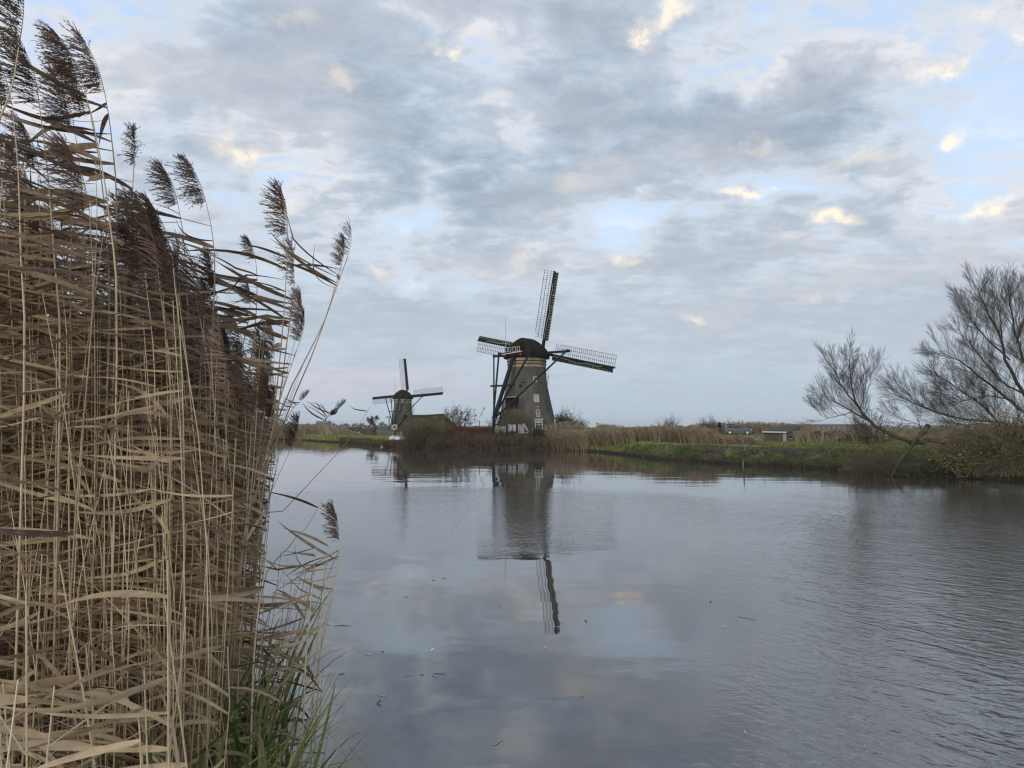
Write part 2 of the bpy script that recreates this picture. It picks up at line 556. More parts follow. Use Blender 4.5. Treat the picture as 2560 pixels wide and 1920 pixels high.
pxs = list(np.arange(-900, 1400, 22.0)) + list(np.arange(1400, 2700, 12.0)) + list(np.arange(2700, 4201, 50.0))
ts = [-1.5, -0.02, 0.08, 0.25, 0.55, 0.9, 1.3, 1.8, 2.4, 3.2, 4.2, 5.5, 7, 9, 11.5, 14.5, 18, 23, 30, 38, 47, 58, 72, 90, 120, 170, 260, 420, 800, 1800, 3500, 6000]
V, Fc, TC = [], [], []
for px in pxs:
    a, _ = ray(px, 1068)
    wob = 0.45 * mnoise.noise(Vector((px * 0.02, 0, 0))) + 0.35 * mnoise.noise(Vector((px * 0.06, 4, 0))) + 0.25 * mnoise.noise(Vector((px * 0.17, 8, 0)))
    Y0 = shore_Y(px) + wob * (0.6 + shore_Y(px) / 130.0)
    for t_ in ts:
        Y = Y0 + t_
        X = a * Y
        V.append((X, Y, land_z(px, X, Y, t_)))
nr = len(ts)
for i in range(len(pxs) - 1):
    for j in range(nr - 1):
        b = i * nr + j
        Fc.append((b, b + nr, b + nr + 1, b + 1))

m, t, bs = mat_new('bank_soil_and_grass')
pos = t.n('ShaderNodeNewGeometry').outputs['Position']
sp = t.n('ShaderNodeSeparateXYZ'); t.l(pos, sp.inputs[0])
n1 = t.noise(pos, 0.35, 5, 0.6)
n2 = t.noise(pos, 2.2, 6, 0.65)
grass = t.mix(t.sm(n2, 0.3, 0.7), (0.050, 0.075, 0.022, 1), (0.15, 0.17, 0.05, 1))
dry = t.mix(t.sm(n2, 0.3, 0.7), (0.10, 0.085, 0.05, 1), (0.17, 0.145, 0.09, 1))
c = t.mix(t.sm(n1, 0.50, 0.66), grass, dry)
soil = t.mix(n2, (0.018, 0.014, 0.011, 1), (0.045, 0.035, 0.028, 1))
c = t.mix(t.sm(sp.outputs[2], 0.16, 0.42, 1.0, 0.0), c, soil)
t.l(c, bs.inputs['Base Color'])
bs.inputs['Roughness'].default_value = 0.95
bs.inputs['Specular IOR Level'].default_value = 0.1
bp = t.n('ShaderNodeBump'); bp.inputs['Strength'].default_value = 0.8; bp.inputs['Distance'].default_value = 0.15
t.l(n2, bp.inputs['Height']); t.l(bp.outputs[0], bs.inputs['Normal'])
LAND_M = m
lo = link('far_bank', np_mesh('far_bank', V, Fc, smooth=True), m)
tag(lo, 'low green and brown bank and polder land across the water', kind='structure')

def gz(X, Y):
    """height of the far land under a point"""
    px = X / Y * F + 1280
    return land_z(px, X, Y, Y - shore_Y(px))

def on_land(x, Y):
    a, _ = ray(x, 1068)
    X = a * Y
    return Vector((X, Y, gz(X, Y)))

# ================================================================== the bank the camera stands on
EDGE = [(-60, 60), (-30, 36), (-12, 19), (-6.2, 12.0), (-3.6, 8.2), (-2.35, 6.0), (-1.6, 4.7), (-0.9, 4.2), (0.5, 4.1), (3, 3.9), (8, 3.2), (20, 0.5), (40, -6)]
nb = []
offs = [-1.2, 0.0, 0.15, 0.5, 1.0, 1.7, 2.6, 4.0, 7, 14, 40]
hz_ = [-0.6, -0.05, 0.12, 0.32, 0.65, 1.12, 1.38, 1.45, 1.5, 1.5, 1.5]
ed = []
for i in range(len(EDGE) - 1):
    a, b = Vector(EDGE[i]), Vector(EDGE[i + 1])
    k = max(1, int((b - a).length / 0.6))
    for q in range(k):
        ed.append(a.lerp(b, q / k))
ed.append(Vector(EDGE[-1]))
V, Fc = [], []
for i, p in enumerate(ed):
    tdir = (ed[min(i + 1, len(ed) - 1)] - ed[max(i - 1, 0)]).normalized()
    nn = Vector((-0.75, -1.0)).normalized()
    for o_, h_ in zip(offs, hz_):
        q = p + nn * o_
        V.append((q.x, q.y, h_ + 0.06 * mnoise.noise(Vector((q.x * 1.5, q.y * 1.5, 1))) * (h_ > 0)))
k = len(offs)
for i in range(len(ed) - 1):
    for j in range(k - 1):
        b = i * k + j
        Fc.append((b, b + 1, b + k + 1, b + k))
NEAR_M = surf('near_bank_litter', (0.030, 0.024, 0.016), (0.12, 0.095, 0.06), 9.0, 0.95, 0.8, 40, spec=0.1)
nbk = link('near_bank', np_mesh('near_bank', V, Fc, smooth=True), NEAR_M)
tag(nbk, 'near bank under the reeds, covered with dead litter', kind='structure')
def near_z(X, Y):
    """height of the near bank under a point (distance behind the edge along its slope)"""
    best = 1e9
    nn = Vector((-0.75, -1.0)).normalized()
    for i in range(len(EDGE) - 1):
        a, b = Vector(EDGE[i]), Vector(EDGE[i + 1])
        # solve a + s(b-a) + o*nn = p
        d = b - a
        det = d.x * nn.y - d.y * nn.x
        w = Vector((X, Y)) - a
        s = (w.x * nn.y - w.y * nn.x) / det
        if -0.001 <= s <= 1.001:
            o_ = (d.x * w.y - d.y * w.x) / det
            return float(np.interp(o_, offs, hz_))
    return -0.3
# ================================================================== windmills
M_BRICK = surf('weathered_brick', (0.060, 0.056, 0.047), (0.140, 0.130, 0.110), 0.7, 0.9, 0.5, 9, spec=0.15, stretch=(1, 1, 0.45), detail=8)
# rows of bricks as fine relief and moss streaks
t = NT(M_BRICK.node_tree); bs = M_BRICK.node_tree.nodes['Principled BSDF']
tc = t.n('ShaderNodeTexCoord').outputs['Object']
moss = t.noise(t.v('MULTIPLY', tc, (1, 1, 0.25)), 0.9, 6, 0.65)
old = bs.inputs['Base Color'].links[0].from_socket
c = t.mix(t.m('MULTIPLY', t.sm(moss, 0.5, 0.72), 0.35), old, (0.10, 0.092, 0.055, 1))
str_ = t.noise(t.v('MULTIPLY', tc, (3.0, 3.0, 0.15)), 1.0, 4, 0.6)
c = t.mix(t.m('MULTIPLY', t.sm(str_, 0.5, 0.75), 0.5), c, (0.055, 0.052, 0.046, 1))
t.l(c, bs.inputs['Base Color'])
M_CREAM = surf('cream_paint', (0.30, 0.23, 0.12), (0.46, 0.37, 0.21), 1.2, 0.7)
M_BEIGE = surf('dull_beige_paint', (0.24, 0.20, 0.14), (0.33, 0.28, 0.20), 1.2, 0.8)
M_DKBRN = surf('dark_brown_band', (0.05, 0.03, 0.02), (0.08, 0.05, 0.035), 1.2, 0.8)
M_THATCH = surf('dark_thatch', (0.010, 0.008, 0.006), (0.03, 0.025, 0.018), 0.9, 0.95, 0.9, 14, spec=0.05, stretch=(1, 1, 0.4), stops=[(0.3, (0.010, 0.009, 0.008)), (0.62, (0.026, 0.022, 0.017)), (0.8, (0.026, 0.032, 0.013))])
M_GREEN = surf('dark_green_paint', (0.004, 0.011, 0.008), (0.008, 0.018, 0.013), 2, 0.6, spec=.15)
M_TAIL = surf('blue_black_beam', (0.009, 0.012, 0.016), (0.018, 0.022, 0.028), 2, 0.7, spec=.15)
M_WHITE = surf('white_paint', (0.36, 0.37, 0.36), (0.52, 0.52, 0.50), 3, 0.6)
M_SHUT = surf('green_shutter', (0.015, 0.07, 0.035), (0.03, 0.11, 0.055), 3, 0.5)
M_RED = surf('red_paint', (0.16, 0.02, 0.02), (0.2, 0.03, 0.025), 3, 0.6)
M_BLACK = surf('tarred_wood', (0.007, 0.008, 0.009), (0.015, 0.015, 0.015), 2, 0.8, spec=.1)
m, t, bs = mat_new('window_glass')
bs.inputs['Base Color'].default_value = (0.02, 0.025, 0.03, 1); bs.inputs['Roughness'].default_value = 0.08
M_GLASS = m
M_BLIND = surf('pale_blind', (0.28, 0.29, 0.28), (0.38, 0.38, 0.36), 3, 0.7)
M_PLASTER = surf('pale_lintel', (0.22, 0.21, 0.18), (0.34, 0.32, 0.28), 3, 0.8)

def tower_r(z, H):
    """radius of the round tower at height z, slightly flared foot"""
    return float(np.interp(z, [-.6, 0, .6, 1.6, 2.6, 3.65, 4.8, 6.0, 7.2, 8.4, 9.7, 11.3], [4.78, 4.66, 4.52, 4.33, 4.12, 3.88, 3.62, 3.36, 3.14, 2.99, 2.90, 2.90]))

def build_mill(loc, yaw, rotor_deg, label, detail=2, group=None, name='windmill', mats=None):
    """yaw: direction of the wind shaft, measured from +Y towards +X. local frame: +Y = shaft direction (away from the viewer)"""
    H = 11.3
    root = thing(name, label, 'windmill', loc, -yaw, group)
    n = 64 if detail == 2 else 32
    prof = [(tower_r(z, H), z) for z in np.linspace(-0.6, H - 1.55, 26)]
    MB().lathe(prof, n).build('tower', M_BRICK, root, smooth=True)
    z0 = H - 1.55
    r = tower_r(z0, H)
    # mouldings under the cap
    for (a, b, dr, mt, nm) in ((z0, z0 + .42, .03, M_BEIGE, 'band'), (z0 + .42, z0 + .56, .10, M_DKBRN, 'moulding'), (z0 + .56, z0 + .84, .05, M_BEIGE, 'band'),
                               (z0 + .84, z0 + 1.02, .12, M_DKBRN, 'moulding'), (z0 + 1.02, z0 + 1.62, .07, M_CREAM, 'band')):
        MB().lathe([(r + dr - .2, a), (r + dr, a), (r + dr, b), (r + dr - .2, b)], n).build(nm, mt, root, smooth=False)
    # cap: boat shaped thatched hood, long axis = shaft (local Y), hipped at the back
    cap = MB()
    ring = []
    nseg = 36
    zc = H + 0.0
    levels = [(0.0, 1.00), (0.10, 1.03), (0.55, 0.99), (1.1, 0.90), (1.65, 0.76), (2.15, 0.58), (2.6, 0.38), (2.9, 0.20), (3.0, 0.03)]
    pts = []
    for zz, s in levels:
        row = []
        for k in range(nseg):
            a = 2 * math.pi * k / nseg
            ca, sa = math.cos(a), math.sin(a)
            hx = 3.42 * s
            f_len = 3.5
            b_len = 3.75
            # ridge keeps some length at the top
            ly = (f_len if sa > 0 else b_len)
            keep = 0.50 if sa > 0 else 0.30
            yy = sa * ly * (keep + (1 - keep) * s)
            xx = ca * hx
            # flatten back
            row.append((xx, yy, zc + zz))
        pts.append(row)
    b = 0
    vs = [p for row in pts for p in row]
    fs = []
    for i in range(len(levels) - 1):
        for k in range(nseg):
            k2 = (k + 1) % nseg
            fs.append((i * nseg + k, i * nseg + k2, (i + 1) * nseg + k2, (i + 1) * nseg + k))
    fs.append(tuple((len(levels) - 1) * nseg + k for k in range(nseg)))
    fs.append(tuple(reversed(range(nseg))))
    cap.add(vs, fs)
    capo = cap.build('cap', M_THATCH, root, smooth=True)
    # plank ring under the cap edge
    MB().lathe([(3.05, H - .16), (3.5, H - .12), (3.5, H + .03), (3.05, H + .03)], n).build('cap_ring', M_BLACK, root)
    # open rear of the cap with white trimmed boards
    rear = MB()
    rear.box((0.0, -3.45, H + .80), (2.9, .5, 1.25))
    ro = rear.build('rear_gable', M_BLACK, root)
    if detail == 2:
        for k, x in enumerate((-1.15, -.55, .25, 1.0)):
            fw = .42 if k != 2 else .5
            fr = MB()
            zc_ = H + .98
            for sx_ in (-1, 1):
                fr.box((x + sx_ * fw / 2, -3.72, zc_), (.06, .05, .62))
            fr.box((x, -3.72, zc_ + .34), (fw + .06, .05, .07)); fr.box((x, -3.72, zc_ - .3), (fw + .06, .05, .05))
            fr.build('trim_frame', M_WHITE, ro)
        MB().beam((-1.9, -3.78, H + .32), (1.7, -3.78, H + .62), .10, .12).build('trim_rail', M_WHITE, ro)
        for x in (-1.45, 1.45):
            MB().box((x, -3.74, H + .15), (.3, .1, .3)).build('beam_end', M_RED, ro)
    # flag pole on the cap
    MB().tube([(-1.6, -3.2, H + .4), (-1.6, -3.3, H + 3.8), (-1.6, -3.42, H + 6.3)], [.05, .045, .025], 6).build('flag_pole', M_WHITE if detail == 2 else M_TAIL, root)
    # long spruit (front), short spruit (rear)
    lz, sz = H + .72, H + .55
    MB().beam((-7.1, 1.0, lz), (7.05, 1.0, lz), .34, .34).build('long_crossbeam', M_TAIL, root)
    MB().beam((-3.5, -2.6, sz), (2.95, -2.6, sz), .30, .30).build('short_crossbeam', M_TAIL, root)
    # tail pole and braces meeting near the ground
    tb = Vector((-.1, -8.2, 2.1))
    MB().beam((0, -3.2, H + .55), tb, .42, .42).build('tail_pole', M_TAIL, root)
    MB().beam((0, -3.2, H + .55), (0, 3.0, H + 1.6), .4, .4).build('tail_beam', M_TAIL, root)
    MB().beam((6.85, .82, lz + .25), tb + Vector((.25, .25, .2)), .23, .23).build('long_brace', M_TAIL, root)
    MB().beam((-6.85, .82, lz + .25), tb + Vector((-.25, .25, .2)), .23, .23).build('long_brace', M_TAIL, root)
    MB().beam((2.75, -2.8, sz + .3), tb + Vector((.18, .1, .5)), .24, .24).build('short_brace', M_TAIL, root)
    MB().beam((-3.2, -2.8, sz + .3), tb + Vector((-.18, .1, .5)), .24, .24).build('short_brace', M_TAIL, root)
    pm = Vector((0, -3.2, H + .55)).lerp(tb, .52)
    MB().beam(pm + Vector((-2.2, -.35, 0)), pm + Vector((2.1, -.35, 0)), .26, .26).build('tail_crosspiece', M_TAIL, root)
    # winch wheel at the foot of the tail
    wh = MB()
    for k in range(12):
        a, a2 = 2 * math.pi * k / 12, 2 * math.pi * (k + 1) / 12
        wh.beam(tb + Vector((.45, math.cos(a) * 1.0, math.sin(a) * 1.0)), tb + Vector((.45, math.cos(a2) * 1.0, math.sin(a2) * 1.0)), .1, .1)
        if k % 2 == 0:
            wh.beam(tb + Vector((.45, 0, 0)), tb + Vector((.45, math.cos(a), math.sin(a))), .08, .08)
    wh.build('winch_wheel', M_TAIL, root)
    MB().beam(tb + Vector((0, 0, .4)), tb + Vector((0, -.3, -2.3)), .3, .3).build('tail_leg', M_TAIL, root)
    # rotor: hub, four sails
    hub = Vector((0, 4.35, H + 1.12))
    MB().tube([hub + Vector((0, -2.0, 0)), hub + Vector((0, .5, 0))], [.38, .38], 8).build('wind_shaft', M_BLACK, root)
    tilt = Matrix.Rotation(R(4), 4, 'X')
    proto_bars = None
    for q in range(4):
        ang = rotor_deg + 90 * q
        s = bpy.data.objects.new('sail', None)
        COL.objects.link(s)
        s.parent = root
        s.location = hub
        s.rotation_mode = 'QUATERNION'
        # local sail frame: +Z along the sail, -X = lattice side as the viewer sees it
        s.rotation_quaternion = (tilt.to_3x3() @ Matrix.Rotation(R(ang), 3, 'Y')).to_quaternion()
        if q == 0:
            Rr = 12.95
            stock = MB().beam((0, 0, 0), (0, 0, Rr), .42, .42, up=(0, 1, 0), w2=.26, h2=.24).mesh('stock')
            # leading boards: overlapping boards on a slightly curved strip
            nbd = 6
            bd = []
            z_a, z_b = 2.0, Rr - .15
            for k in range(nbd):
                a = z_a + (z_b - z_a) * k / nbd + .015
                b_ = z_a + (z_b - z_a) * (k + 1) / nbd - .015
                bd.append(MB().box((.46, -.05 - .012 * k, (a + b_) / 2), (.66, .05, b_ - a), m=Matrix.Rotation(R(14), 3, 'Z')).mesh('leading_board'))
            ribs = MB()
            kk = 26
            for k in range(kk):
                z = z_a + .1 + (z_b - z_a - .2) * k / (kk - 1)
                ribs.box((.60, -.12, z), (.36, .04, .07), m=Matrix.Rotation(R(14), 3, 'Z'))
            ribs = ribs.mesh('board_ribs')
            edge = MB().beam((.80, -.02, z_a), (.80, -.02, z_b), .05, .05, up=(0, 1, 0)).mesh('edge_strip')
            line = MB().tube([(.12, -.3, 2.2), (.22, -.3, 5.2), (.42, -.28, 6.6), (.18, -.3, 8.4), (.30, -.28, 10.2), (.12, -.28, 10.9)], .03, 4).mesh('sail_rope')
            nbar = 31
            Lw = 1.85
            bar = MB().box((-Lw / 2, 0, 0), (Lw, .038, .038)).mesh('sail_bar')
            longs = []
            for x_ in (-Lw, -Lw * .66, -Lw * .33):
                longs.append(MB().beam((x_, .02, 2.3 if x_ > -Lw + .1 else 3.2), (x_, .02, Rr - .05), .05, .05, up=(0, 1, 0)).mesh('sail_lath'))
            lat = MB()
            for k in range(nbar):
                z = 2.4 + (Rr - .08 - 2.4) * k / (nbar - 1)
                lat.box((-Lw / 2, 0, z), (Lw, .045, .05))
            for x_ in (-Lw, -Lw * .66, -Lw * .33):
                lat.beam((x_, .02, 2.3), (x_, .02, Rr - .05), .05, .05, up=(0, 1, 0))
            lat = lat.mesh('sail_lattice')
        link('stock', stock, M_GREEN if detail == 2 else M_BLACK, s)
        if detail == 2:
            for me in bd:
                link('leading_board', me, M_GREEN, s)
            link('board_ribs', ribs, M_PLASTER, s)['kind'] = 'stuff'
            link('edge_strip', edge, M_WHITE, s)
            link('sail_rope', line, M_WHITE, s)
            for k in range(nbar):
                z = 2.4 + (Rr - .08 - 2.4) * k / (nbar - 1)
                o = link('sail_bar', bar, M_BLACK, s)
                o.location = (0, 0, z)
            for me in longs:
                link('sail_lath', me, M_BLACK, s)
        else:
            for me in bd:
                link('leading_board', me, M_BLACK, s)
            link('sail_lattice', lat, M_BLACK, s)
    return root, H

def wall_frame(root, px, py, Y_mill, yaw):
    """point on the near side of the big mill's tower seen at a photo pixel, in the mill's local frame, + outward angle"""
    a, c = ray(px, py)
    zc = root.location.z
    for k in range(4000):
        Y = Y_mill - 6 + k * 0.002
        X, Z = a * Y, CAM_H + c * Y
        r = math.hypot(X - root.location.x, Y - root.location.y)
        if r <= tower_r(Z - zc, 11.3) or k == 3999:
            if k == 3999: Y = Y_mill; X, Z = a * Y, CAM_H + c * Y
            p = Vector((X - root.location.x, Y - root.location.y, Z - zc))
            M = Matrix.Rotation(yaw, 3, 'Z')
            pl = M @ p
            return pl, math.atan2(pl.y, pl.x)
    return None

YAW1 = R(35)
mill, MH = build_mill((MILL.x, MILL.y, 2.25), YAW1, 13, 'large round brick windmill with thatched cap, its sails turned away, nearest of the three')
def wplace(px, py, out=0.06):
    p, a = wall_frame(mill, px, py, 108.0, YAW1)
    n_ = Vector((math.cos(a), math.sin(a), 0))
    lean = Matrix.Rotation(a + R(90), 4, 'Z') @ Matrix.Rotation(R(-8.5), 4, 'X')
    return p + n_ * out, lean

def wall_obj(px, py, name, out=0.06):
    p, lean = wplace(px, py, out)
    return p, lean

def wall_window(px, py, w, h, name, panes, arched=False, blind=False, label=None):
    p, lean = wplace(px, py, 0.02)
    f = MB()
    # dark reveal
    wroot = MB().box((0, 0, 0), (w, .10, h)).build(name, M_GLASS if not blind else M_BLIND, mill)
    wroot.location = p; wroot.rotation_euler = lean.to_euler()
    if label: wroot['label'] = label
    fw = .09
    f.box((-w / 2, -.04, 0), (fw, .12, h + fw)); f.box((w / 2, -.04, 0), (fw, .12, h + fw))
    f.box((0, -.04, -h / 2), (w - fw, .12, fw))
    if arched:
        for k in range(6):
            a0, a1 = math.pi * k / 6, math.pi * (k + 1) / 6
            f.beam((math.cos(a0) * w / 2, -.04, h / 2 + math.sin(a0) * w * .35), (math.cos(a1) * w / 2, -.04, h / 2 + math.sin(a1) * w * .35), .09, .12, up=(0, 1, 0))
    else:
        f.box((0, -.04, h / 2), (w + fw, .12, fw))
    f.build('frame', M_WHITE, wroot)
    if panes:
        g = MB()
        for k in range(1, panes[0]):
            g.box((-w / 2 + w * k / panes[0], -.06, 0), (.05, .05, h))
        for k in range(1, panes[1]):
            g.box((0, -.065, -h / 2 + h * k / panes[1]), (w, .05, .05))
        g.build('glazing_bars', M_WHITE, wroot)
    return wroot

wall_window(1337, 949, .5, .62, 'window', (2, 3), arched=True)
wall_window(1340.5, 996, .74, 1.05, 'window', None, blind=True, label='window closed with a plain pale board')
wall_window(1344.5, 1034, .5, .85, 'window', (2, 3), arched=True)
bw = wall_window(1346.5, 1061, 1.12, 1.25, 'window', (2, 2))
p, lean = wplace(1346, 1055, 0.05)
o = MB().box((0, -.02, 0), (1.02, .12, .28)).build('valance', M_BLIND, mill); o.location = p; o.rotation_euler = lean.to_euler()
p, lean = wplace(1362, 1062, 0.06)
sh = MB().box((0, -.05, 0), (.55, .07, 1.3)).build('shutter', M_SHUT, mill); sh.location = p; sh.rotation_euler = lean.to_euler()
p, lean = wplace(1346, 1050, 0.05)
o = MB().box((0, -.08, .1), (1.4, .16, .12)).build('window_head', M_WHITE, mill); o.location = p; o.rotation_euler = lean.to_euler()
# inspection hole, small ledge, arch stone
p, lean = wplace(1301, 965, 0.02)
o = MB().tube([(0, -.10, 0), (0, .1, 0)], .22, 10).build('round_vent', M_BLACK, mill); o.location = p; o.rotation_euler = lean.to_euler()
p, lean = wplace(1307, 956, 0.02)
o = MB().box((0, -.03, 0), (.55, .08, .07)).build('iron_anchor', M_BLACK, mill); o.location = p; o.rotation_euler = lean.to_euler()
for x_, y_ in ((1282, 919.5), (1308, 918), (1338, 917.5), (1360, 919)):
    p, lean = wplace(x_, y_, 0.02)
    o = MB().box((0, -.03, 0), (.13, .1, .13)).build('iron_anchor', M_BLACK, mill); o.location = p; o.rotation_euler = lean.to_euler()
p, lean = wplace(1281, 993.5, 0.10)
o = MB().beam((-1.15, -.1, -.03), (1.05, -.1, .05), .3, .16).build('door_lintel', M_PLASTER, mill); o.location = p; o.rotation_euler = lean.to_euler()
p, lean = wplace(1280, 1008, 0.02)
o = MB().box((0, -.02, 0), (2.3, .12, 1.7)).build('tarred_door', M_BLACK, mill); o.location = p; o.rotation_euler = lean.to_euler()
p, lean = wplace(1343, 1017, 0.02)
o = MB().box((0, -.05, 0), (.55, .14, .14)).build('stone_hood', M_PLASTER, mill); o.location = p; o.rotation_euler = lean.to_euler()
p, lean = wplace(1386, 1056, 0.06)
o = MB().box((0, -.03, 0), (.14, .12, 1.0)).build('drain_pipe', M_WHITE, mill); o.location = p; o.rotation_euler = lean.to_euler()
o = MB().tube([at(1261, 999, 103.2) - mill.location, at(1262.5, 1033, 103.2) - mill.location], .05, 5).build('white_pole', M_WHITE, None)
o.parent = mill; o.matrix_parent_inverse = Matrix.Rotation(YAW1, 4, 'Z')

mill2, _ = build_mill((MILL2.x, MILL2.y, 1.35), R(12), -4.8, 'smaller-looking round windmill in the middle distance, beside a low thatched barn', 1)
mill3, _ = build_mill((on_land(678, 560).x, 560, 0.8), R(-25), 30, 'farthest windmill, seen small through the edge of the reeds', 0)
# ================================================================== reeds of the near bank
REED_STOPS = [(0.0, (0.11, 0.076, 0.054)), (0.25, (0.31, 0.23, 0.15)), (0.5, (0.52, 0.41, 0.265)),
              (0.75, (0.66, 0.55, 0.375)), (1.0, (0.75, 0.67, 0.50))]
def reed_mat(name, use_object, trans, rough=0.6, stops=REED_STOPS, streak=True):
    m, t, bs = mat_new(name)
    if use_object:
        oi = t.n('ShaderNodeObjectInfo')
        s = t.n('ShaderNodeSeparateColor'); t.l(oi.outputs['Color'], s.inputs[0])
        x = s.outputs[0]
        tc = t.v('ADD', t.n('ShaderNodeTexCoord').outputs['Object'], t.v('SCALE', oi.outputs['Location'], 3.0))
    else:
        x = t.n('ShaderNodeAttribute', attribute_name='tint').outputs['Fac']
        tc = t.n('ShaderNodeTexCoord').outputs['Object']
    if streak:
        n1 = t.noise(tc, 9.0, 3, 0.6)
        n2 = t.noise(t.v('MULTIPLY', tc, (2, 90, 90)) if use_object else tc, 1.0 if use_object else 45.0, 3, 0.6)
        x = t.m('ADD', x, t.m('MULTIPLY', t.m('SUBTRACT', n1, 0.5), 0.55))
        x = t.m('ADD', x, t.m('MULTIPLY', t.m('SUBTRACT', n2, 0.5), 0.35))
    c = t.ramp(x, stops)
    t.l(c, bs.inputs['Base Color'])
    bs.inputs['Roughness'].default_value = rough
    bs.inputs['Specular IOR Level'].default_value = 0.3
    if trans:
        tr = t.n('ShaderNodeBsdfTranslucent'); t.l(c, tr.inputs[0])
        mx = t.n('ShaderNodeMixShader'); mx.inputs[0].default_value = trans
        t.l(bs.outputs[0], mx.inputs[1]); t.l(tr.outputs[0], mx.inputs[2])
        t.l(mx.outputs[0], m.node_tree.nodes['Material Output'].inputs[0])
    return m
M_LEAF = reed_mat('dry_reed_leaf', True, 0.30)
M_STEM = reed_mat('reed_stem', True, 0.0, 0.5)
M_PLUME = reed_mat('reed_plume', True, 0.1, 0.8, stops=[(0, (0.070, 0.045, 0.034)), (0.5, (0.16, 0.105, 0.078)), (1, (0.31, 0.23, 0.17))], streak=False)
M_MASS = reed_mat('reed_mass', False, 0.28)
M_MASSP = reed_mat('reed_mass_plume', False, 0.1, 0.8, stops=[(0, (0.080, 0.052, 0.040)), (0.5, (0.20, 0.14, 0.10)), (1, (0.38, 0.295, 0.22))], streak=False)

def leaf_mesh(i, r):
    """a dry reed blade, 1 m long along +X, lanceolate, folded along its midrib, arched and twisted"""
    S = 9
    wmax = r.uniform(0.035, 0.062)
    arch = r.uniform(-0.10, 0.16); sag = r.uniform(-0.30, 0.10)
    side = r.uniform(-0.10, 0.10)
    tw0, tw1 = r.uniform(-0.5, 0.5), r.uniform(-1.6, 1.6)
    kink = r.uniform(0.4, 0.8) if r.random() < 0.25 else None
    V, Fq = [], []
    for s in range(S + 1):
        u = s / S
        w = wmax * (math.sin(math.pi * min(1, (u + 0.03)) ** 0.62) ** 0.8 if u < 1 else 0.0) + 0.003
        z = arch * math.sin(math.pi * u) + sag * u * u
        if kink and u > kink:
            z -= (u - kink) * 0.55
        y = side * math.sin(math.pi * u * 0.9)
        a = tw0 + tw1 * u
        ca, sa = math.cos(a), math.sin(a)
        fold = 0.12 * w
        for k, q in enumerate((-0.5, 0.0, 0.5)):
            oy, oz = q * w, (fold if k == 1 else 0)
            V.append((u, y + oy * ca - oz * sa, z + oy * sa + oz * ca))
    for s in range(S):
        b = s * 3
        Fq += [(b, b + 1, b + 4, b + 3), (b + 1, b + 2, b + 5, b + 4)]
    return np_mesh('reed_leaf', V, Fq, smooth=False)
rl = random.Random(11)
LEAVES = [leaf_mesh(i, rl) for i in range(40)]

def plume_mesh(r, sparse=1.0, h=0.30):
    """feathery seed head, all branches blown to -X. stands on the origin"""
    Ra, Rb, Tw = [], [], []
    n = int(30 * sparse)
    A, B, ra, rb, tt = [], [], [], [], []
    def rach(u):
        return Vector((-0.04 * h * u - 0.20 * h * u * u * u, 0, h * u * (1 - 0.04 * u)))
    for s in range(10):
        A.append(rach(s / 10)); B.append(rach((s + 1) / 10)); ra.append(0.0016 * (1 - s / 12)); rb.append(0.0016 * (1 - (s + 1) / 12)); tt.append(0.5)
    Pv, Wd, sd = [], [], []
    for k in range(n):
        u = 0.02 + 0.95 * (k / n)
        p0 = rach(u)
        L0 = h * (0.50 * math.sin(math.pi * (0.13 + 0.80 * u)) ** 0.9 + 0.08)
        for q in range(r.choice((3, 4, 5, 7))):
            L = L0 * r.uniform(0.55, 1.1)
            el = R(r.uniform(8, 42)) + (u - 0.3) * 0.75
            yz = r.gauss(0, 0.30); el += R(r.gauss(0, 7))
            d = Vector((-math.cos(el), yz, math.sin(el))).normalized()
            segs = max(4, int(L / 0.012))
            p = p0.copy()
            bend = r.uniform(-0.5, 0.15)
            for s in range(segs):
                # one spikelet
                dd = (d + Vector((0, 0, bend * s / segs))).normalized()
                nx = p + dd * (L / segs)
                A.append(p.copy()); B.append(nx.copy()); ra.append(0.0007); rb.append(0.0005); tt.append(0.5)
                if s > 0:
                    for e in range(2):
                        off = Vector((r.gauss(0, .20), r.gauss(0, .28), r.gauss(0, .20)))
                        sdn = (dd + off).normalized()
                        ln_ = r.uniform(0.012, 0.022)
                        Pv.append([p, p + sdn * ln_ * 0.5, p + sdn * ln_]); Wd.append([0.0006, r.uniform(0.0020, 0.0034), 0.0004])
                        sd.append(sdn.cross(Vector((r.gauss(0, 1), r.gauss(0, 1), r.gauss(0, 1)))).normalized())
                p = nx
    v1 = prisms(np.array([list(a) for a in A]), np.array([list(a) for a in B]), np.array(ra), np.array(rb), np.array(tt))
    v2 = strips(np.array([[list(q) for q in p] for p in Pv]), np.array(Wd), np.array([list(s) for s in sd]), np.full(len(Pv), 0.5))
    V, Fq, T = join([v1, v2])
    return np_mesh('reed_plume', V, Fq)
rp = random.Random(5)
PLUMES = [plume_mesh(rp, rp.uniform(0.85, 1.15), rp.uniform(0.21, 0.27)) for _ in range(7)]
THINP = [plume_mesh(rp, 0.35, 0.24), plume_mesh(rp, 0.3, 0.2)]

def bez(pts, n):
    """smooth resample of a polyline (Catmull-Rom)"""
    P = [Vector(p) for p in pts]
    P = [P[0] * 2 - P[1]] + P + [P[-1] * 2 - P[-2]]
    out = []
    m_ = len(P) - 3
    for i in range(n + 1):
        u = i / n * m_
        k = min(int(u), m_ - 1)
        f = u - k
        a, b, c, d = P[k:k + 4]
        out.append(0.5 * ((2 * b) + (c - a) * f + (2 * a - 5 * b + 4 * c - d) * f * f + (3 * b - a - 3 * c + d) * f * f * f))
    return out

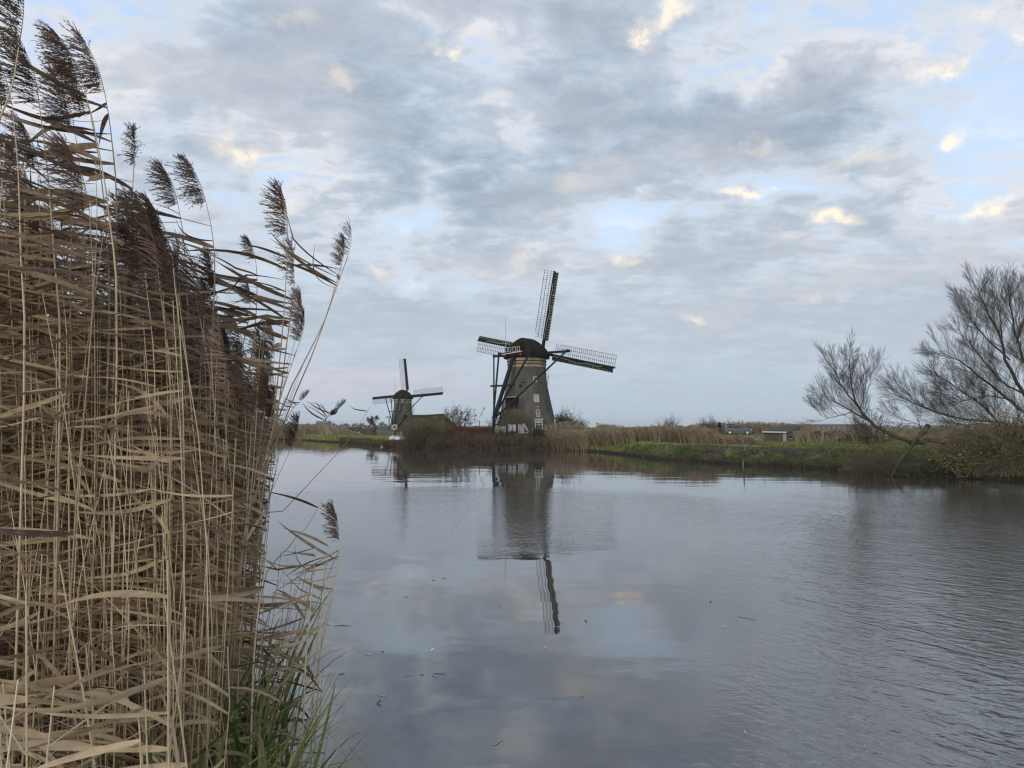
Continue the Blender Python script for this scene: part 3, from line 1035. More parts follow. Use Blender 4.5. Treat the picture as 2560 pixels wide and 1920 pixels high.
def orient(d, roll):
    """rotation taking local +X to d, rolled"""
    d = d.normalized()
    q = Vector((1, 0, 0)).rotation_difference(d)
    return (Matrix.Rotation(roll, 3, d) @ q.to_matrix()).to_quaternion()

n_reed_parts = [0]
def make_reed(path, label, group, r, plume=0, leaf_from=0.30, leaf_to=0.93, spacing=0.12, leaf_len=(0.28, 0.46), elev=(4, 16), thick=0.0042,
              tint=0.45, leaf_tint=None, plume_scale=1.0, width=1.0, gap=0.1, wind=math.pi, wspread=28, name='reed'):
    """path: world points from the ground to the base of the seed head"""
    base = path[0]
    root = thing(name, label, 'reed', base, 0, group)
    n = 12
    P = bez([p - base for p in path], n)
    L = sum((P[i + 1] - P[i]).length for i in range(n))
    mb = MB().tube(P, [thick * (1.0 - 0.68 * i / n) for i in range(n + 1)], 5, cap=False)
    so = mb.build('stem', M_STEM, root, smooth=True)
    so.color = (tint + r.uniform(-.1, .15), 0, 0, 1)
    # leaves
    d = leaf_from * L + r.random() * spacing
    while d < leaf_to * L:
        u = d / L * n
        k = min(int(u), n - 1)
        p = P[k].lerp(P[k + 1], u - k)
        f = d / L
        if r.random() > gap:
            az = wind + R(r.gauss(0, wspread))
            el = R(r.uniform(*elev)) + R(6) * (f - 0.6)
            dv = Vector((math.cos(az) * math.cos(el), math.sin(az) * math.cos(el), math.sin(el)))
            lo_ = link('leaf', r.choice(LEAVES), M_LEAF, root, p)
            lo_.rotation_mode = 'QUATERNION'
            lo_.rotation_quaternion = orient(dv, R(r.gauss(62, 28)) * r.choice((-1, 1)))
            ll = r.uniform(*leaf_len) * (1.0 if f < 0.85 else 0.8)
            lo_.scale = (ll, ll * width * r.uniform(0.75, 1.15), ll * width)
            lt = (leaf_tint if leaf_tint is not None else tint) + r.gauss(0, 0.10)
            lt -= .24 * smooth(.55, .85, f)
            lo_.color = (lt, 0, 0, 1)
            n_reed_parts[0] += 1
        d += spacing * r.uniform(0.6, 1.4)
    if plume:
        po = link('plume', r.choice(PLUMES if plume == 1 else THINP), M_PLUME, root, P[-1])
        dd = (P[-1] - P[-2]).normalized()
        tl = math.atan2(dd.x, dd.z)
        po.rotation_mode = 'QUATERNION'
        po.rotation_quaternion = Matrix.Rotation(tl + R(r.uniform(-4, 4)), 3, 'Y').to_quaternion() @ Matrix.Rotation(R(r.gauss(0, 25)), 3, 'Z').to_quaternion()
        sc_ = plume_scale * r.uniform(0.92, 1.08)
        po.scale = (sc_, sc_, sc_)
        po.color = (r.uniform(0.2, 0.65), 0, 0, 1)
    return root

def down(p, dx=0.0):
    """a foot on the bank or in the shallows under point p"""
    X = p.x + dx
    z = near_z(X, p.y)
    return Vector((X, p.y, max(z - 0.05, -0.25)))

# ---- the reeds that stand out one by one.  (label, depth, seed head kind, photo points from the seed head's foot downwards, options)
rh = random.Random(21)
HERO = [
 ('tall reed leaning in at the top left corner, its seed head cut by the frame', 1.75, 1, [(47, 118), (28, 225), (-12, 330), (-60, 520)], dict(leaf_to=.5, tint=.6, plume_scale=.85)),
 ('tallest dark seed head near the left edge, first of the two high ones', 2.45, 1, [(206, 205), (240, 340), (275, 560), (292, 900)], dict(plume_scale=1.0)),
 ('tall reed with a long narrow seed head, right of the tallest one', 2.6, 1, [(262, 232), (277, 330), (292, 520), (285, 900)], dict(plume_scale=.95)),
 ('reed with a second seed head below the two highest ones', 2.6, 1, [(226, 285), (250, 420), (268, 620), (270, 900)], dict(plume_scale=.9)),
 ('straight reed whose small seed head stands just clear of the thicket', 2.8, 1, [(335, 408), (327, 560), (316, 700), (305, 1000)], dict(plume_scale=.72, spacing=.10)),
 ('left one of two curved reeds with feathery heads against the sky', 3.0, 1, [(445, 512), (458, 590), (466, 720), (468, 980)], dict(plume_scale=.78, leaf_from=.55)),
 ('right one of two curved reeds with a broad feathery head against the sky', 2.9, 1, [(515, 506), (530, 580), (537, 680), (528, 900), (520, 1300)], dict(plume_scale=.92, spacing=.13)),
 ('thin upright reed with a lone seed head above the slope of the thicket', 3.0, 1, [(718, 588), (715, 700), (704, 850), (680, 1080), (640, 1400)], dict(plume_scale=.82, leaf_from=.45, spacing=.13)),
 ('reed with drooping seed head close behind the thin upright one', 3.05, 1, [(735, 708), (730, 760), (718, 850), (690, 1060), (640, 1360)], dict(plume_scale=.72, leaf_from=.42, spacing=.095)),
 ('reed leaning far right, its head shorter than its neighbour', 3.1, 1, [(853, 665), (838, 715), (812, 800), (760, 905), (690, 1060), (590, 1420)], dict(plume_scale=.62, leaf_from=.80, elev=(18, 34), spacing=.09)),
 ('outermost reed leaning far right with a sparse open head', 3.15, 2, [(870, 640), (840, 722), (810, 806), (775, 900), (700, 1080), (600, 1400)], dict(plume_scale=.62, leaf_from=.82, elev=(20, 36), spacing=.12)),
 ('slim reed with a forked drooping head left of the upright one', 3.3, 1, [(639, 650), (643, 712), (638, 815), (628, 900), (600, 1150)], dict(plume_scale=.5, leaf_from=.5, spacing=.10)),
 ('short slim reed with a small head over the shoulder of the thicket', 3.5, 1, [(626, 760), (621, 802), (606, 870), (590, 1000)], dict(plume_scale=.48, leaf_from=.6)),
 ('low reed over the water whose drooping head stands against the canal', 3.0, 1, [(848, 1352), (846, 1400), (838, 1450), (818, 1560), (795, 1700)], dict(plume_scale=.62, leaf_from=.35, spacing=.10, leaf_len=(.18, .34), elev=(-18, 22), wspread=26, tint=.7)),
 ('low headless reed over the water with a folded top leaf', 2.95, 0, [(822, 1350), (816, 1440), (803, 1540), (785, 1700)], dict(leaf_from=.3, leaf_to=1.0, spacing=.09, leaf_len=(.18, .34), elev=(-18, 25), wspread=30, tint=.7)),
 ('low headless reed standing in the water left of the drooping one', 2.9, 0, [(790, 1365), (784, 1440), (772, 1560), (760, 1750)], dict(leaf_from=.3, leaf_to=1.0, spacing=.09, leaf_len=(.18, .36), elev=(-18, 20), wspread=28, tint=.7)),
 ('broken reed stump with a jagged tip at the edge of the water', 2.7, 0, [(671, 1350), (660, 1440), (642, 1560), (630, 1750)], dict(leaf_from=.3, leaf_to=.9, spacing=.13, leaf_len=(.2, .4), tint=.75)),
 ('long bare stalk slanting out over the canal', 4.6, 0, [(926, 1016), (874, 1098), (790, 1190), (700, 1285), (630, 1352)], dict(leaf_from=.9, leaf_to=1.0, gap=.3, thick=.0036, leaf_len=(.12, .2))),
 ('slanting stalk with a ragged head on which the small bird sits', 6.2, 1, [(838, 1030), (801, 1058), (735, 1117), (664, 1190)], dict(leaf_from=.80, leaf_to=.97, spacing=.10, leaf_len=(.28, .42), elev=(18, 38), plume_scale=.50, thick=.005)),
 ('slanting stalk with a small upturned head above the bird', 4.8, 1, [(752, 1003), (728, 1028), (690, 1110), (650, 1250)], dict(leaf_from=.8, leaf_to=.97, spacing=.12, plume_scale=.34, leaf_len=(.16, .28))),
 ('bare slanting stalk without a head, low over the water', 3.4, 0, [(807, 1248), (765, 1320), (722, 1368), (640, 1540)], dict(leaf_from=.9, leaf_to=.95, thick=.0026)),
 ('tall reed with a ragged bent head inside the upper left thicket', 2.3, 1, [(98, 260), (118, 420), (135, 640), (150, 1000)], dict(plume_scale=.95)),
 ('reed with a dense head at the left margin below the corner one', 2.2, 1, [(30, 262), (45, 420), (52, 640), (60, 1000)], dict(plume_scale=.95)),
 ('reed with a full head hanging behind the highest leaves', 2.7, 1, [(188, 330), (205, 480), (215, 700), (220, 1000)], dict(plume_scale=.95)),
 ('reed with a loose head leaning on the first shoulder of the thicket', 2.6, 1, [(385, 610), (400, 720), (420, 900), (430, 1200)], dict(plume_scale=1.0)),
 ('reed with a bushy head right on the middle slope of the thicket', 2.7, 1, [(430, 640), (445, 760), (450, 950), (455, 1250)], dict(plume_scale=1.0)),
 ('reed with a torn head at the lower slope of the thicket', 3.0, 1, [(540, 740), (548, 850), (545, 1000), (535, 1300)], dict(plume_scale=.85)),
]
for (lab, Y, pk_, pts, opt) in HERO:
    P = [at(x, y, Y + 0.25 * i * 0) for i, (x, y) in enumerate(pts)]
    foot = down(P[-1], (P[-1].x - P[-2].x) * 0.6)
    path = [foot] + P[::-1]
    kw = dict(tint=.42, leaf_tint=.26, leaf_from=.42)
    kw.update(opt)
    if kw['tint'] > .5: kw['leaf_tint'] = .5
    make_reed(path, lab, 'reeds standing clear of the thicket', rh, plume=pk_, **kw)

# ---- the front rows of the thicket, reed by reed
env_x = [-400, 0, 60, 110, 180, 250, 320, 335, 390, 450, 495, 545, 600, 655, 710]
env_y = [150, 190, 200, 230, 260, 330, 450, 560, 590, 620, 700, 810, 920, 1010, 1100]
menv_x = [-700, 0, 180, 300, 330, 390, 450, 500, 560, 620, 670, 730]
menv_y = [420, 520, 560, 600, 640, 670, 700, 770, 890, 1010, 1100, 1200]
rf = random.Random(33)
FRONT = 250
for i in range(FRONT):
    while True:
        x = rf.uniform(-160, 690)
        if x < 380 or rf.random() < 0.85: break
    ytop = float(np.interp(x, env_x, env_y)) + 50 + (rf.expovariate(1 / 190.0) if x > 330 else rf.uniform(0, 1) ** .6 * 520)
    f = max(0.0, 1.0 - abs(x - 0) / 760)
    ycap = 1000
    ytop = min(ytop, ycap + rf.uniform(-120, 120))
    el = (1068 - ytop) / F
    # pick the depth that gives this reed a sensible height
    Zt = rf.uniform(3.45, 4.45)
    Y = (Zt - CAM_H) / max(el, 0.06)
    Y = min(max(Y, 2.2 + rf.random() * 0.6), 4.4 - rf.random() * 0.8)
    top = at(x, ytop, Y)
    xb = x - (max(x - 420, 0) / 300) ** 1.4 * 190 + rf.gauss(0, 48)
    xb = min(xb, 575)
    mid_ = at(x + (xb - x) * 0.30 + rf.gauss(14, 8), ytop + 260, Y + rf.gauss(0, .05))
    low_ = at(xb + rf.gauss(0, 12), 1480, Y + rf.gauss(0, .08))
    if low_.z > mid_.z - 0.1: continue
    foot = down(low_, rf.gauss(0, .05))
    hgh = (top.z - foot.z)
    pl = 1 if rf.random() < (0.22 if x < 330 else 0.6) else 0
    tn = rf.gauss(0.42, 0.10)
    up_ = smooth(1300, 500, ytop + 300) if False else 0
    zone = 'at the left margin' if x < 90 else 'in the left part of the thicket' if x < 260 else 'in the middle of the thicket' if x < 430 else 'on the right slope of the thicket' if x < 590 else 'at the right edge of the thicket'
    hgt_ = 'high' if ytop < 450 else 'medium' if ytop < 750 else 'low'
    make_reed([foot, low_, mid_, top], ('%s %s reed %s, %s' % (hgt_, 'dark brown' if tn < .36 else 'brown' if tn < .47 else 'pale', zone, 'carrying a feathery seed head' if pl else 'without a seed head')),
              'dry reeds of the front rows', rf, plume=pl, leaf_from=0.22, leaf_to=.92, spacing=0.072, leaf_len=(0.22, 0.42),
              elev=(-16, 22), tint=tn - .04, leaf_tint=tn - 0.08, plume_scale=rf.uniform(.8, 1.0), gap=.15, thick=rf.uniform(.0026, .0040), width=.70, wspread=27)

# ---- slim stalks that fan out to the right of the thicket
for i in range(18):
    xt, yt = rf.uniform(640, 765), rf.uniform(760, 1130)
    Y = rf.uniform(2.7, 3.8)
    xb = rf.uniform(545, 610)
    top = at(xt, yt, Y)
    mid_ = at(xb + (xt - xb) * .42 + rf.uniform(0, 12), yt + (1480 - yt) * .5, Y + .03)
    low_ = at(xb, 1480, Y)
    make_reed([down(low_, -.04), low_, mid_, top], 'slim reed fanning out right of the thicket, %s, tip %s the horizon' % ('with small seed head' if i % 3 == 0 else 'headless', 'above' if yt < 1050 else 'at'),
              'slim reeds leaning out of the thicket', rf, plume=1 if i % 3 == 0 else 0, leaf_from=.35, leaf_to=.97, spacing=.12, leaf_len=(.18, .34), elev=(-4, 20), tint=rf.uniform(.25, .45), thick=.003, plume_scale=.55, width=.75, gap=.3)

# ---- short reeds close to the camera with broad pale blades, bottom left
for i in range(30):
    Y = rf.uniform(1.45, 2.3)
    x = rf.uniform(-250, 470) if i % 4 else rf.uniform(-250, 150)
    if x > 430: Y = rf.uniform(2.9, 3.4)
    zt = rf.uniform(2.15, 2.75)
    top = Vector((ray(x, 1068)[0] * Y, Y, zt))
    foot = down(top, rf.gauss(0, .08))
    make_reed([foot, foot.lerp(top, .5) + Vector((rf.gauss(0, .03), 0, 0)), top], '%s pale reed with broad blades %s, near' % ('shorter' if zt < 2.45 else 'taller', 'cut by the left edge at the bottom' if x < 0 else 'in the lower left corner' if x < 180 else 'at the bottom left' if x < 360 else 'beside the green sedge'),
              'short pale reeds at the lower left', rf, plume=0, leaf_from=.3, leaf_to=1.0, spacing=.11, leaf_len=(.30, .55), elev=(-26, 10), tint=rf.uniform(.5, .8), leaf_tint=rf.uniform(.45, .75), width=1.0, thick=.005, wspread=22)

# ---- the depth of the thicket: one mass nobody could count
def reed_mass(n, seed, xr, Yr, zr, leaves=8, leaf_len=(.28, .48), plume_p=.7, tint=(.45, .14), edge=572, stem_r=.0035, name='reed_thicket', pale=0.0, dens_pow=1.0):
    g = np.random.default_rng(seed)
    Y = Yr[0] + (Yr[1] - Yr[0]) * g.random(n) ** dens_pow
    px = g.uniform(xr[0], xr[1], n)
    zt = g.uniform(zr[0], zr[1], n)
    # keep the outline of the thicket: lower towards its right end
    ytop = 1068 - (zt - CAM_H) / Y * F
    env = np.interp(px, menv_x, menv_y)
    zt = np.where(ytop < env, CAM_H + (1068 - env - g.exponential(70, n)) / F * Y, zt)
    pb = np.minimum(px - (np.maximum(px - 420, 0) / 300) ** 1.4 * 190 + g.normal(0, 44, n), edge + g.normal(0, 34, n) - 8)
    Xt = (px - 1280) / F * Y
    Xb = (pb - 1280) / F * Y
    zb = np.array([max(near_z(float(a), float(b)) - .05, -.2) for a, b in zip(Xb, Y)])
    B = np.stack([Xb, Y, zb], 1)
    T = np.stack([Xt, Y + g.normal(0, .12, n), zt], 1)
    us = np.linspace(0, 1, 7)
    bow = g.normal(0.02, 0.05, n)
    def P(i, u):
        q = B[i] * (1 - u)[:, None] + T[i] * u[:, None]
        q[:, 0] += np.sin(u * math.pi) * bow[i] + 0.05 * np.maximum(u - .6, 0) - .18 * np.maximum(u - .75, 0) ** 1.5
        q[:, 1] += np.cos(u * 9 + i) * 0.01
        return q
    idx = np.arange(n)
    tn = np.clip(g.normal(tint[0], tint[1], n), 0.05, 1.0) + pale
    parts = []
    for a, b in zip(us[:-1], us[1:]):
        A_, B_ = P(idx, np.full(n, a)), P(idx, np.full(n, b))
        parts.append(prisms(A_, B_, np.full(n, stem_r * (1 - .6 * a)), np.full(n, stem_r * (1 - .6 * b)), tn + .12))
    if leaves:
        li = np.repeat(idx, leaves)
        u = g.uniform(.12, .95, len(li))
        p0 = P(li, u)
        L = g.uniform(leaf_len[0], leaf_len[1], len(li))
        az = math.pi + g.normal(0, .45, len(li))
        el = g.normal(.03, .21, len(li)) + (u - .5) * .2
        d = np.stack([np.cos(az) * np.cos(el), np.sin(az) * np.cos(el), np.sin(el)], 1)
        roll = g.normal(1.1, .5, len(li)) * g.choice([-1, 1], len(li))
        sd0 = nrm(np.cross(d, [[0, 0, 1.0]]))
        up = np.cross(sd0, d)
        S = 6
        Pl, Wl, Sl = [], [], []
        arch = g.normal(.04, .09, len(li)) * L
        sway = g.normal(0, .05, len(li)) * L
        w0 = g.uniform(.006, .015, len(li))
        tw = g.normal(0, .7, len(li))
        for s in range(S + 1):
            f = s / S
            Pl.append(p0 + d * (L * f)[:, None] + up * (arch * math.sin(math.pi * f))[:, None] + sd0 * (sway * f * f)[:, None])
            Wl.append(w0 * (math.sin(math.pi * min(1, f + .04) ** .62) ** .8 if f < 1 else 0.03) + .0012)
            rr = roll + tw * f
            Sl.append(sd0 * np.cos(rr)[:, None] + up * np.sin(rr)[:, None])
        tl = np.clip(np.repeat(tn, leaves) + g.normal(-.04, .12, len(li)) - .24 * np.clip((u - .5) / .4, 0, 1), 0.02, 1)
        parts.append(strips(np.stack(Pl, 1), np.stack(Wl, 1), np.stack(Sl, 1), tl))
    V, Fq, Tt = join(parts)
    o = link(name, np_mesh(name, V, Fq, Tt), M_MASS)
    # seed heads
    hp = idx[(g.random(n) < plume_p * np.where(px < 330, .35, 1.0))]
    if len(hp):
        nst = 34
        hi = np.repeat(hp, nst)
        f = np.tile(np.linspace(0, .97, nst), len(hp))
        h = np.repeat(g.uniform(.18, .26, len(hp)), nst)
        yaw = np.repeat(g.normal(0, .4, len(hp)), nst)
        lean = np.repeat(g.normal(.12, .1, len(hp)), nst)
        p0 = P(hi, np.ones(len(hi)))
        rx = -(lean * .5 * h * f + .22 * h * f ** 3)
        p0 = p0 + np.stack([rx * np.cos(yaw), rx * np.sin(yaw), h * f], 1)
        L = h * (.48 * np.sin(math.pi * (.13 + .8 * f)) ** .9 + .07) * g.uniform(.6, 1.15, len(hi))
        el = np.radians(g.uniform(0, 48, len(hi))) + (f - .3) * .6
        az = math.pi + yaw + g.normal(0, .30, len(hi))
        d = np.stack([np.cos(az) * np.cos(el), np.sin(az) * np.cos(el), np.sin(el)], 1)
        sd = nrm(g.normal(0, 1, (len(hi), 3)))
        sd = nrm(np.cross(sd, d))
        Pl = np.stack([p0, p0 + d * (L * .35)[:, None], p0 + d * (L * .7)[:, None] + [0, 0, -.004], p0 + d * L[:, None] + [0, 0, -.012]], 1)
        Wl = np.stack([np.full(len(hi), .0012), g.uniform(.003, .0065, len(hi)), g.uniform(.003, .0055, len(hi)), np.full(len(hi), .0006)], 1)
        V, Fq, Tt = strips(Pl, Wl, sd, np.repeat(g.uniform(.1, .9, len(hp)), nst))
        po = link('seed_heads', np_mesh('seed_heads', V, Fq, Tt), M_MASSP, o)
        po['kind'] = 'stuff'
    return o

o = reed_mass(560, 3, (-420, 680), (2.5, 4.6), (3.0, 4.2), leaves=26, leaf_len=(.2, .38), stem_r=.0030)
tag(o, 'dense mass of dry reeds filling the thicket behind the front rows', 'reeds', kind='stuff')
o = reed_mass(1200, 4, (-700, 650), (3.8, 9.5), (2.9, 3.9), leaves=9, plume_p=.5, stem_r=.0036, name='reed_thicket')
tag(o, 'far rows of the reed thicket along the near bank', 'reeds', kind='stuff')
o = reed_mass(950, 5, (-300, 500), (2.3, 5.5), (2.3, 3.45), leaves=0, plume_p=0, tint=(.50, .17), stem_r=.0036, name='dead_reed_stalks', pale=.08)
tag(o, 'pale leafless dead reed stalks standing inside the thicket', 'reeds', kind='stuff')
o = reed_mass(260, 6, (-200, 560), (2.0, 3.0), (1.6, 2.5), leaves=7, leaf_len=(.3, .5), plume_p=0, tint=(.6, .16), stem_r=.004, name='low_reed_growth')
tag(o, 'low bent reed growth at the foot of the thicket', 'reeds', kind='stuff')
o = reed_mass(70, 8, (600, 840), (2.7, 3.4), (1.7, 2.5), leaves=6, leaf_len=(.18, .36), plume_p=0, tint=(.55, .16), stem_r=.003, name='water_reeds', edge=800)
tag(o, 'thin loose reeds standing in the shallow water beside the thicket', 'reeds', kind='stuff')
# fallen litter between the stems
g = np.random.default_rng(9)
n = 3200
Y = g.uniform(1.5, 5.5, n); px = g.uniform(-400, 585, n); X = (px - 1280) / F * Y
z = np.array([max(near_z(float(a), float(b)), 0) for a, b in zip(X, Y)]) + g.exponential(.16, n)
az = g.uniform(0, 6.283, n); el = g.normal(0, .35, n)
d = np.stack([np.cos(az) * np.cos(el), np.sin(az) * np.cos(el), np.sin(el)], 1)
p0 = np.stack([X, Y, z], 1); L = g.uniform(.2, .6, n)
sd = nrm(np.cross(d, g.normal(0, 1, (n, 3))))
V, Fq, Tt = strips(np.stack([p0, p0 + d * (L * .5)[:, None] + [0, 0, .02], p0 + d * L[:, None]], 1), np.stack([g.uniform(.003, .01, n), g.uniform(.005, .02, n), np.full(n, .002)], 1), sd, g.uniform(.2, .95, n))
o = link('reed_litter', np_mesh('reed_litter', V, Fq, Tt), M_MASS)
tag(o, 'fallen reed blades and broken stalks lying at the foot of the thicket', 'litter', kind='stuff')

# ================================================================== green sedge at the water's edge
m, t, bs = mat_new('sedge_leaf')
oi = t.n('ShaderNodeObjectInfo'); s_ = t.n('ShaderNodeSeparateColor'); t.l(oi.outputs['Color'], s_.inputs[0])
tc = t.n('ShaderNodeTexCoord').outputs['Object']
x_ = t.m('ADD', s_.outputs[0], t.m('MULTIPLY', t.m('SUBTRACT', t.noise(tc, 5, 3, .6), .5), .5))
# blades go straw coloured at their tips
sx_ = t.n('ShaderNodeSeparateXYZ'); t.l(tc, sx_.inputs[0])
x_ = t.m('ADD', x_, t.sm(sx_.outputs[0], .7, 1.0, 0, .25))
c = t.ramp(x_, [(0, (0.04, 0.08, 0.022)), (.35, (0.11, 0.19, 0.045)), (.6, (0.22, 0.26, 0.065)), (.8, (0.34, 0.29, 0.11)), (1, (.48, .40, .25))])
t.l(c, bs.inputs['Base Color']); bs.inputs['Roughness'].default_value = .45; bs.inputs['Specular IOR Level'].default_value = .4
tr = t.n('ShaderNodeBsdfTranslucent'); t.l(c, tr.inputs[0]); mx = t.n('ShaderNodeMixShader'); mx.inputs[0].default_value = .25
t.l(bs.outputs[0], mx.inputs[1]); t.l(tr.outputs[0], mx.inputs[2]); t.l(mx.outputs[0], m.node_tree.nodes['Material Output'].inputs[0])
M_SEDGE = m
def sedge_mesh(r):
    """arching blade about 1 m long; local X runs along the blade, Z up"""
    S = 12; V, Fq = [], []
    bend = r.uniform(.2, 1.9); w0 = r.uniform(.012, .021); sidew = r.uniform(-.2, .2)
    x = z = 0.0; ang = R(r.uniform(70, 88)); y = 0
    kink = r.random() < .3; kp = r.uniform(.5, .8)
    for s in range(S + 1):
        f = s / S
        w = w0 * min(1, 1.25 - f) ** .6 * (1 - f ** 6) + .001
        a = sidew * f * 2
        V += [(x, y - w / 2 * math.cos(a), z - w / 2 * math.sin(a)), (x, y, z - .12 * w), (x, y + w / 2 * math.cos(a), z + w / 2 * math.sin(a))]
        da = bend / S * (2 * f)
        if kink and f > kp: da = 1.4; kink = False
        ang -= da
        x += math.cos(ang) / S; z += math.sin(ang) / S; y += sidew * .3 / S * f
    for s in range(S):
        b = s * 3
        Fq += [(b, b + 1, b + 4, b + 3), (b + 1, b + 2, b + 5, b + 4)]
    return np_mesh('sedge_blade', V, Fq)
rs = random.Random(3)
SEDGE = [sedge_mesh(rs) for _ in range(24)]
CL = [(825, 4.0, .62, 9), (790, 4.1, .72, 20), (765, 4.2, .85, 26), (735, 4.1, .95, 26), (700, 4.2, 1.0, 26), (670, 3.8, 1.0, 24), (760, 3.5, .62, 22), (725, 3.4, .75, 22),
      (705, 2.75, .95, 22), (670, 2.9, 1.05, 38), (640, 2.6, 1.05, 42), (610, 2.95, 1.12, 42), (585, 2.45, 1.0, 42), (555, 2.7, 1.1, 32), (525, 2.35, 1.0, 32),
      (490, 2.85, 1.15, 22), (455, 2.6, 1.1, 16), (420, 2.8, 1.1, 12), (620, 2.35, .95, 20), (560, 2.3, .95, 18), (500, 2.3, .9, 14)]
for i, (x, Y, ln_, nb_) in enumerate(CL):
    p = Vector((ray(x, 1068)[0] * Y, Y, 0)); p.z = max(near_z(p.x, p.y), 0) - .03
    lab = ('green sedge tuft %s' % ('growing between the reed stems at the bottom' if x < 520 else 'at the foot of the reeds, left part of the green clump' if x < 620 else 'in the middle of the green clump at the bottom edge' if x < 700 else 'on the water side of the green clump')) if i else 'outermost green sedge tuft, nearest to the open water at the bottom edge'
    if Y < 3.2: p.z = max(p.z, 1.22)
    root = thing('sedge_tuft', lab, 'sedge', p, 0, 'green sedge tufts')
    for k in range(nb_):
        o = link('blade', rs.choice(SEDGE), M_SEDGE, root, (rs.gauss(0, .07), rs.gauss(0, .07), 0))
        az = rs.uniform(0, 2 * math.pi) if (x < 640 or rs.random() < .15) else rs.uniform(R(80), R(280))
        o.rotation_euler = (rs.gauss(0, .12), rs.gauss(0, .12), az)
        s = ln_ * rs.uniform(.65, 1.08) * (.78 if x > 690 else 1.0)
        o.scale = (s, s * rs.uniform(.8, 1.3), s)
        o.color = (rs.choice((.2, .3, .4, .45, .5, .65, .8, .9)) + rs.gauss(0, .06), 0, 0, 1)
# ================================================================== vegetation across the water
def field(n, seed, pxr, tr, h, width, tint, mat, name, label, cat, lean=(-.12, .10), absY=None, plume=0.0, hfun=None, segs=2, skip=None, zoff=0.0):
    """upright blades or stems rooted on the far bank. tr = metres behind the water's edge"""
    g = np.random.default_rng(seed)
    px = g.uniform(pxr[0], pxr[1], n)
    tt = g.uniform(tr[0], tr[1], n) if absY is None else None
    P, H = [], []
    keep = []
    for i in range(n):
        if skip and skip(px[i], tt[i] if tt is not None else 0, g): continue
        Y = shore_Y(px[i]) + tt[i] if absY is None else g.uniform(*absY)
        a, _ = ray(px[i], 1068)
        X = a * Y
        P.append((X, Y, land_z(px[i], X, Y, Y - shore_Y(px[i])) + zoff)); keep.append(i)
    P = np.array(P); n = len(P); px = px[keep]
    cl = np.array([mnoise.noise(Vector((p[0] * .45, p[1] * .45, seed * 1.7))) for p in P])
    c2 = np.array([mnoise.noise(Vector((p[0] * 1.6, p[1] * 1.6, seed * 2.7))) for p in P])
    H = g.uniform(h[0], h[1], n) * (1 + .28 * cl + .10 * c2)
    if hfun is not None:
        H = H * np.array([hfun(x) for x in px])
    ln = g.normal(lean[0], lean[1] * 1.8, (n, 1)) + .04 * cl[:, None]
    ly = g.normal(0, lean[1], (n, 1))
    d = np.concatenate([ln, ly, np.ones((n, 1))], 1)
    T = np.clip(tint[0] + tint[1] * g.standard_normal(n) + .30 * cl, 0, 1)
    a = g.uniform(0, math.pi, n) * .5
    sd = np.stack([np.cos(a), np.sin(a), np.zeros(n)], 1)
    W = g.uniform(width[0], width[1], n)
    us = np.linspace(0, 1, segs + 1)
    bnd = g.normal(-.03, .12, n)
    C = np.stack([P + d * (H * u)[:, None] + np.stack([bnd * H * u * u, 0 * H, 0 * H], 1) for u in us], 1)
    Ws = np.stack([W * (1 - .75 * u ** 1.5) for u in us], 1)
    parts = [strips(C, Ws, sd, T)]
    if plume:
        k = np.where(g.random(n) < plume)[0]
        q = C[k, -1]
        L = g.uniform(.15, .32, len(k))
        Cp = np.stack([q, q + np.stack([-L * .3, 0 * L, L * .5], 1), q + np.stack([-L * .75, 0 * L, L * .85], 1)], 1)
        Wp = np.stack([W[k] * .5, W[k] * 1.9, W[k] * .2], 1)
        parts.append(strips(Cp, Wp, sd[k], np.clip(T[k] - .12, 0, 1)))
    V, Fq, Tt = join(parts)
    o = link(name, np_mesh(name, V, Fq, Tt), mat)
    return tag(o, label, cat, kind='stuff')

M_FREED = tinted('far_reeds', [(0, (0.095, 0.072, 0.048)), (.35, (0.19, 0.145, 0.095)), (.65, (0.30, 0.24, 0.16)), (1, (0.46, 0.40, 0.29))], .85, .1, patch=.12, patch_amt=.22)
M_FDARK = tinted('dark_bank_growth', [(0, (0.030, 0.026, 0.018)), (.35, (0.075, 0.060, 0.040)), (.65, (0.15, 0.10, 0.062)), (1, (0.20, 0.19, 0.12))], .9, .05, patch=.25, patch_amt=.22)
M_FGRASS = tinted('bank_grass', [(0, (0.045, 0.068, 0.022)), (.35, (0.10, 0.145, 0.036)), (.7, (0.22, 0.27, 0.065)), (1, (0.36, 0.36, 0.15))], .8, .25, patch=.3, patch_amt=.16)
M_FDRY = tinted('tangled_bank_grass', [(0, (0.022, 0.030, 0.014)), (.3, (0.050, 0.070, 0.026)), (.5, (0.095, 0.085, 0.052)), (.75, (0.17, 0.145, 0.10)), (1, (0.30, 0.26, 0.19))], .9, .15, patch=.55, patch_amt=.42)
M_MEADOW = tinted('meadow_grass', [(0, (0.06, 0.085, 0.026)), (.4, (0.14, 0.18, 0.045)), (.8, (0.27, 0.30, 0.08)), (1, (0.40, 0.38, 0.16))], .8, .25, patch=.08, patch_amt=.2)

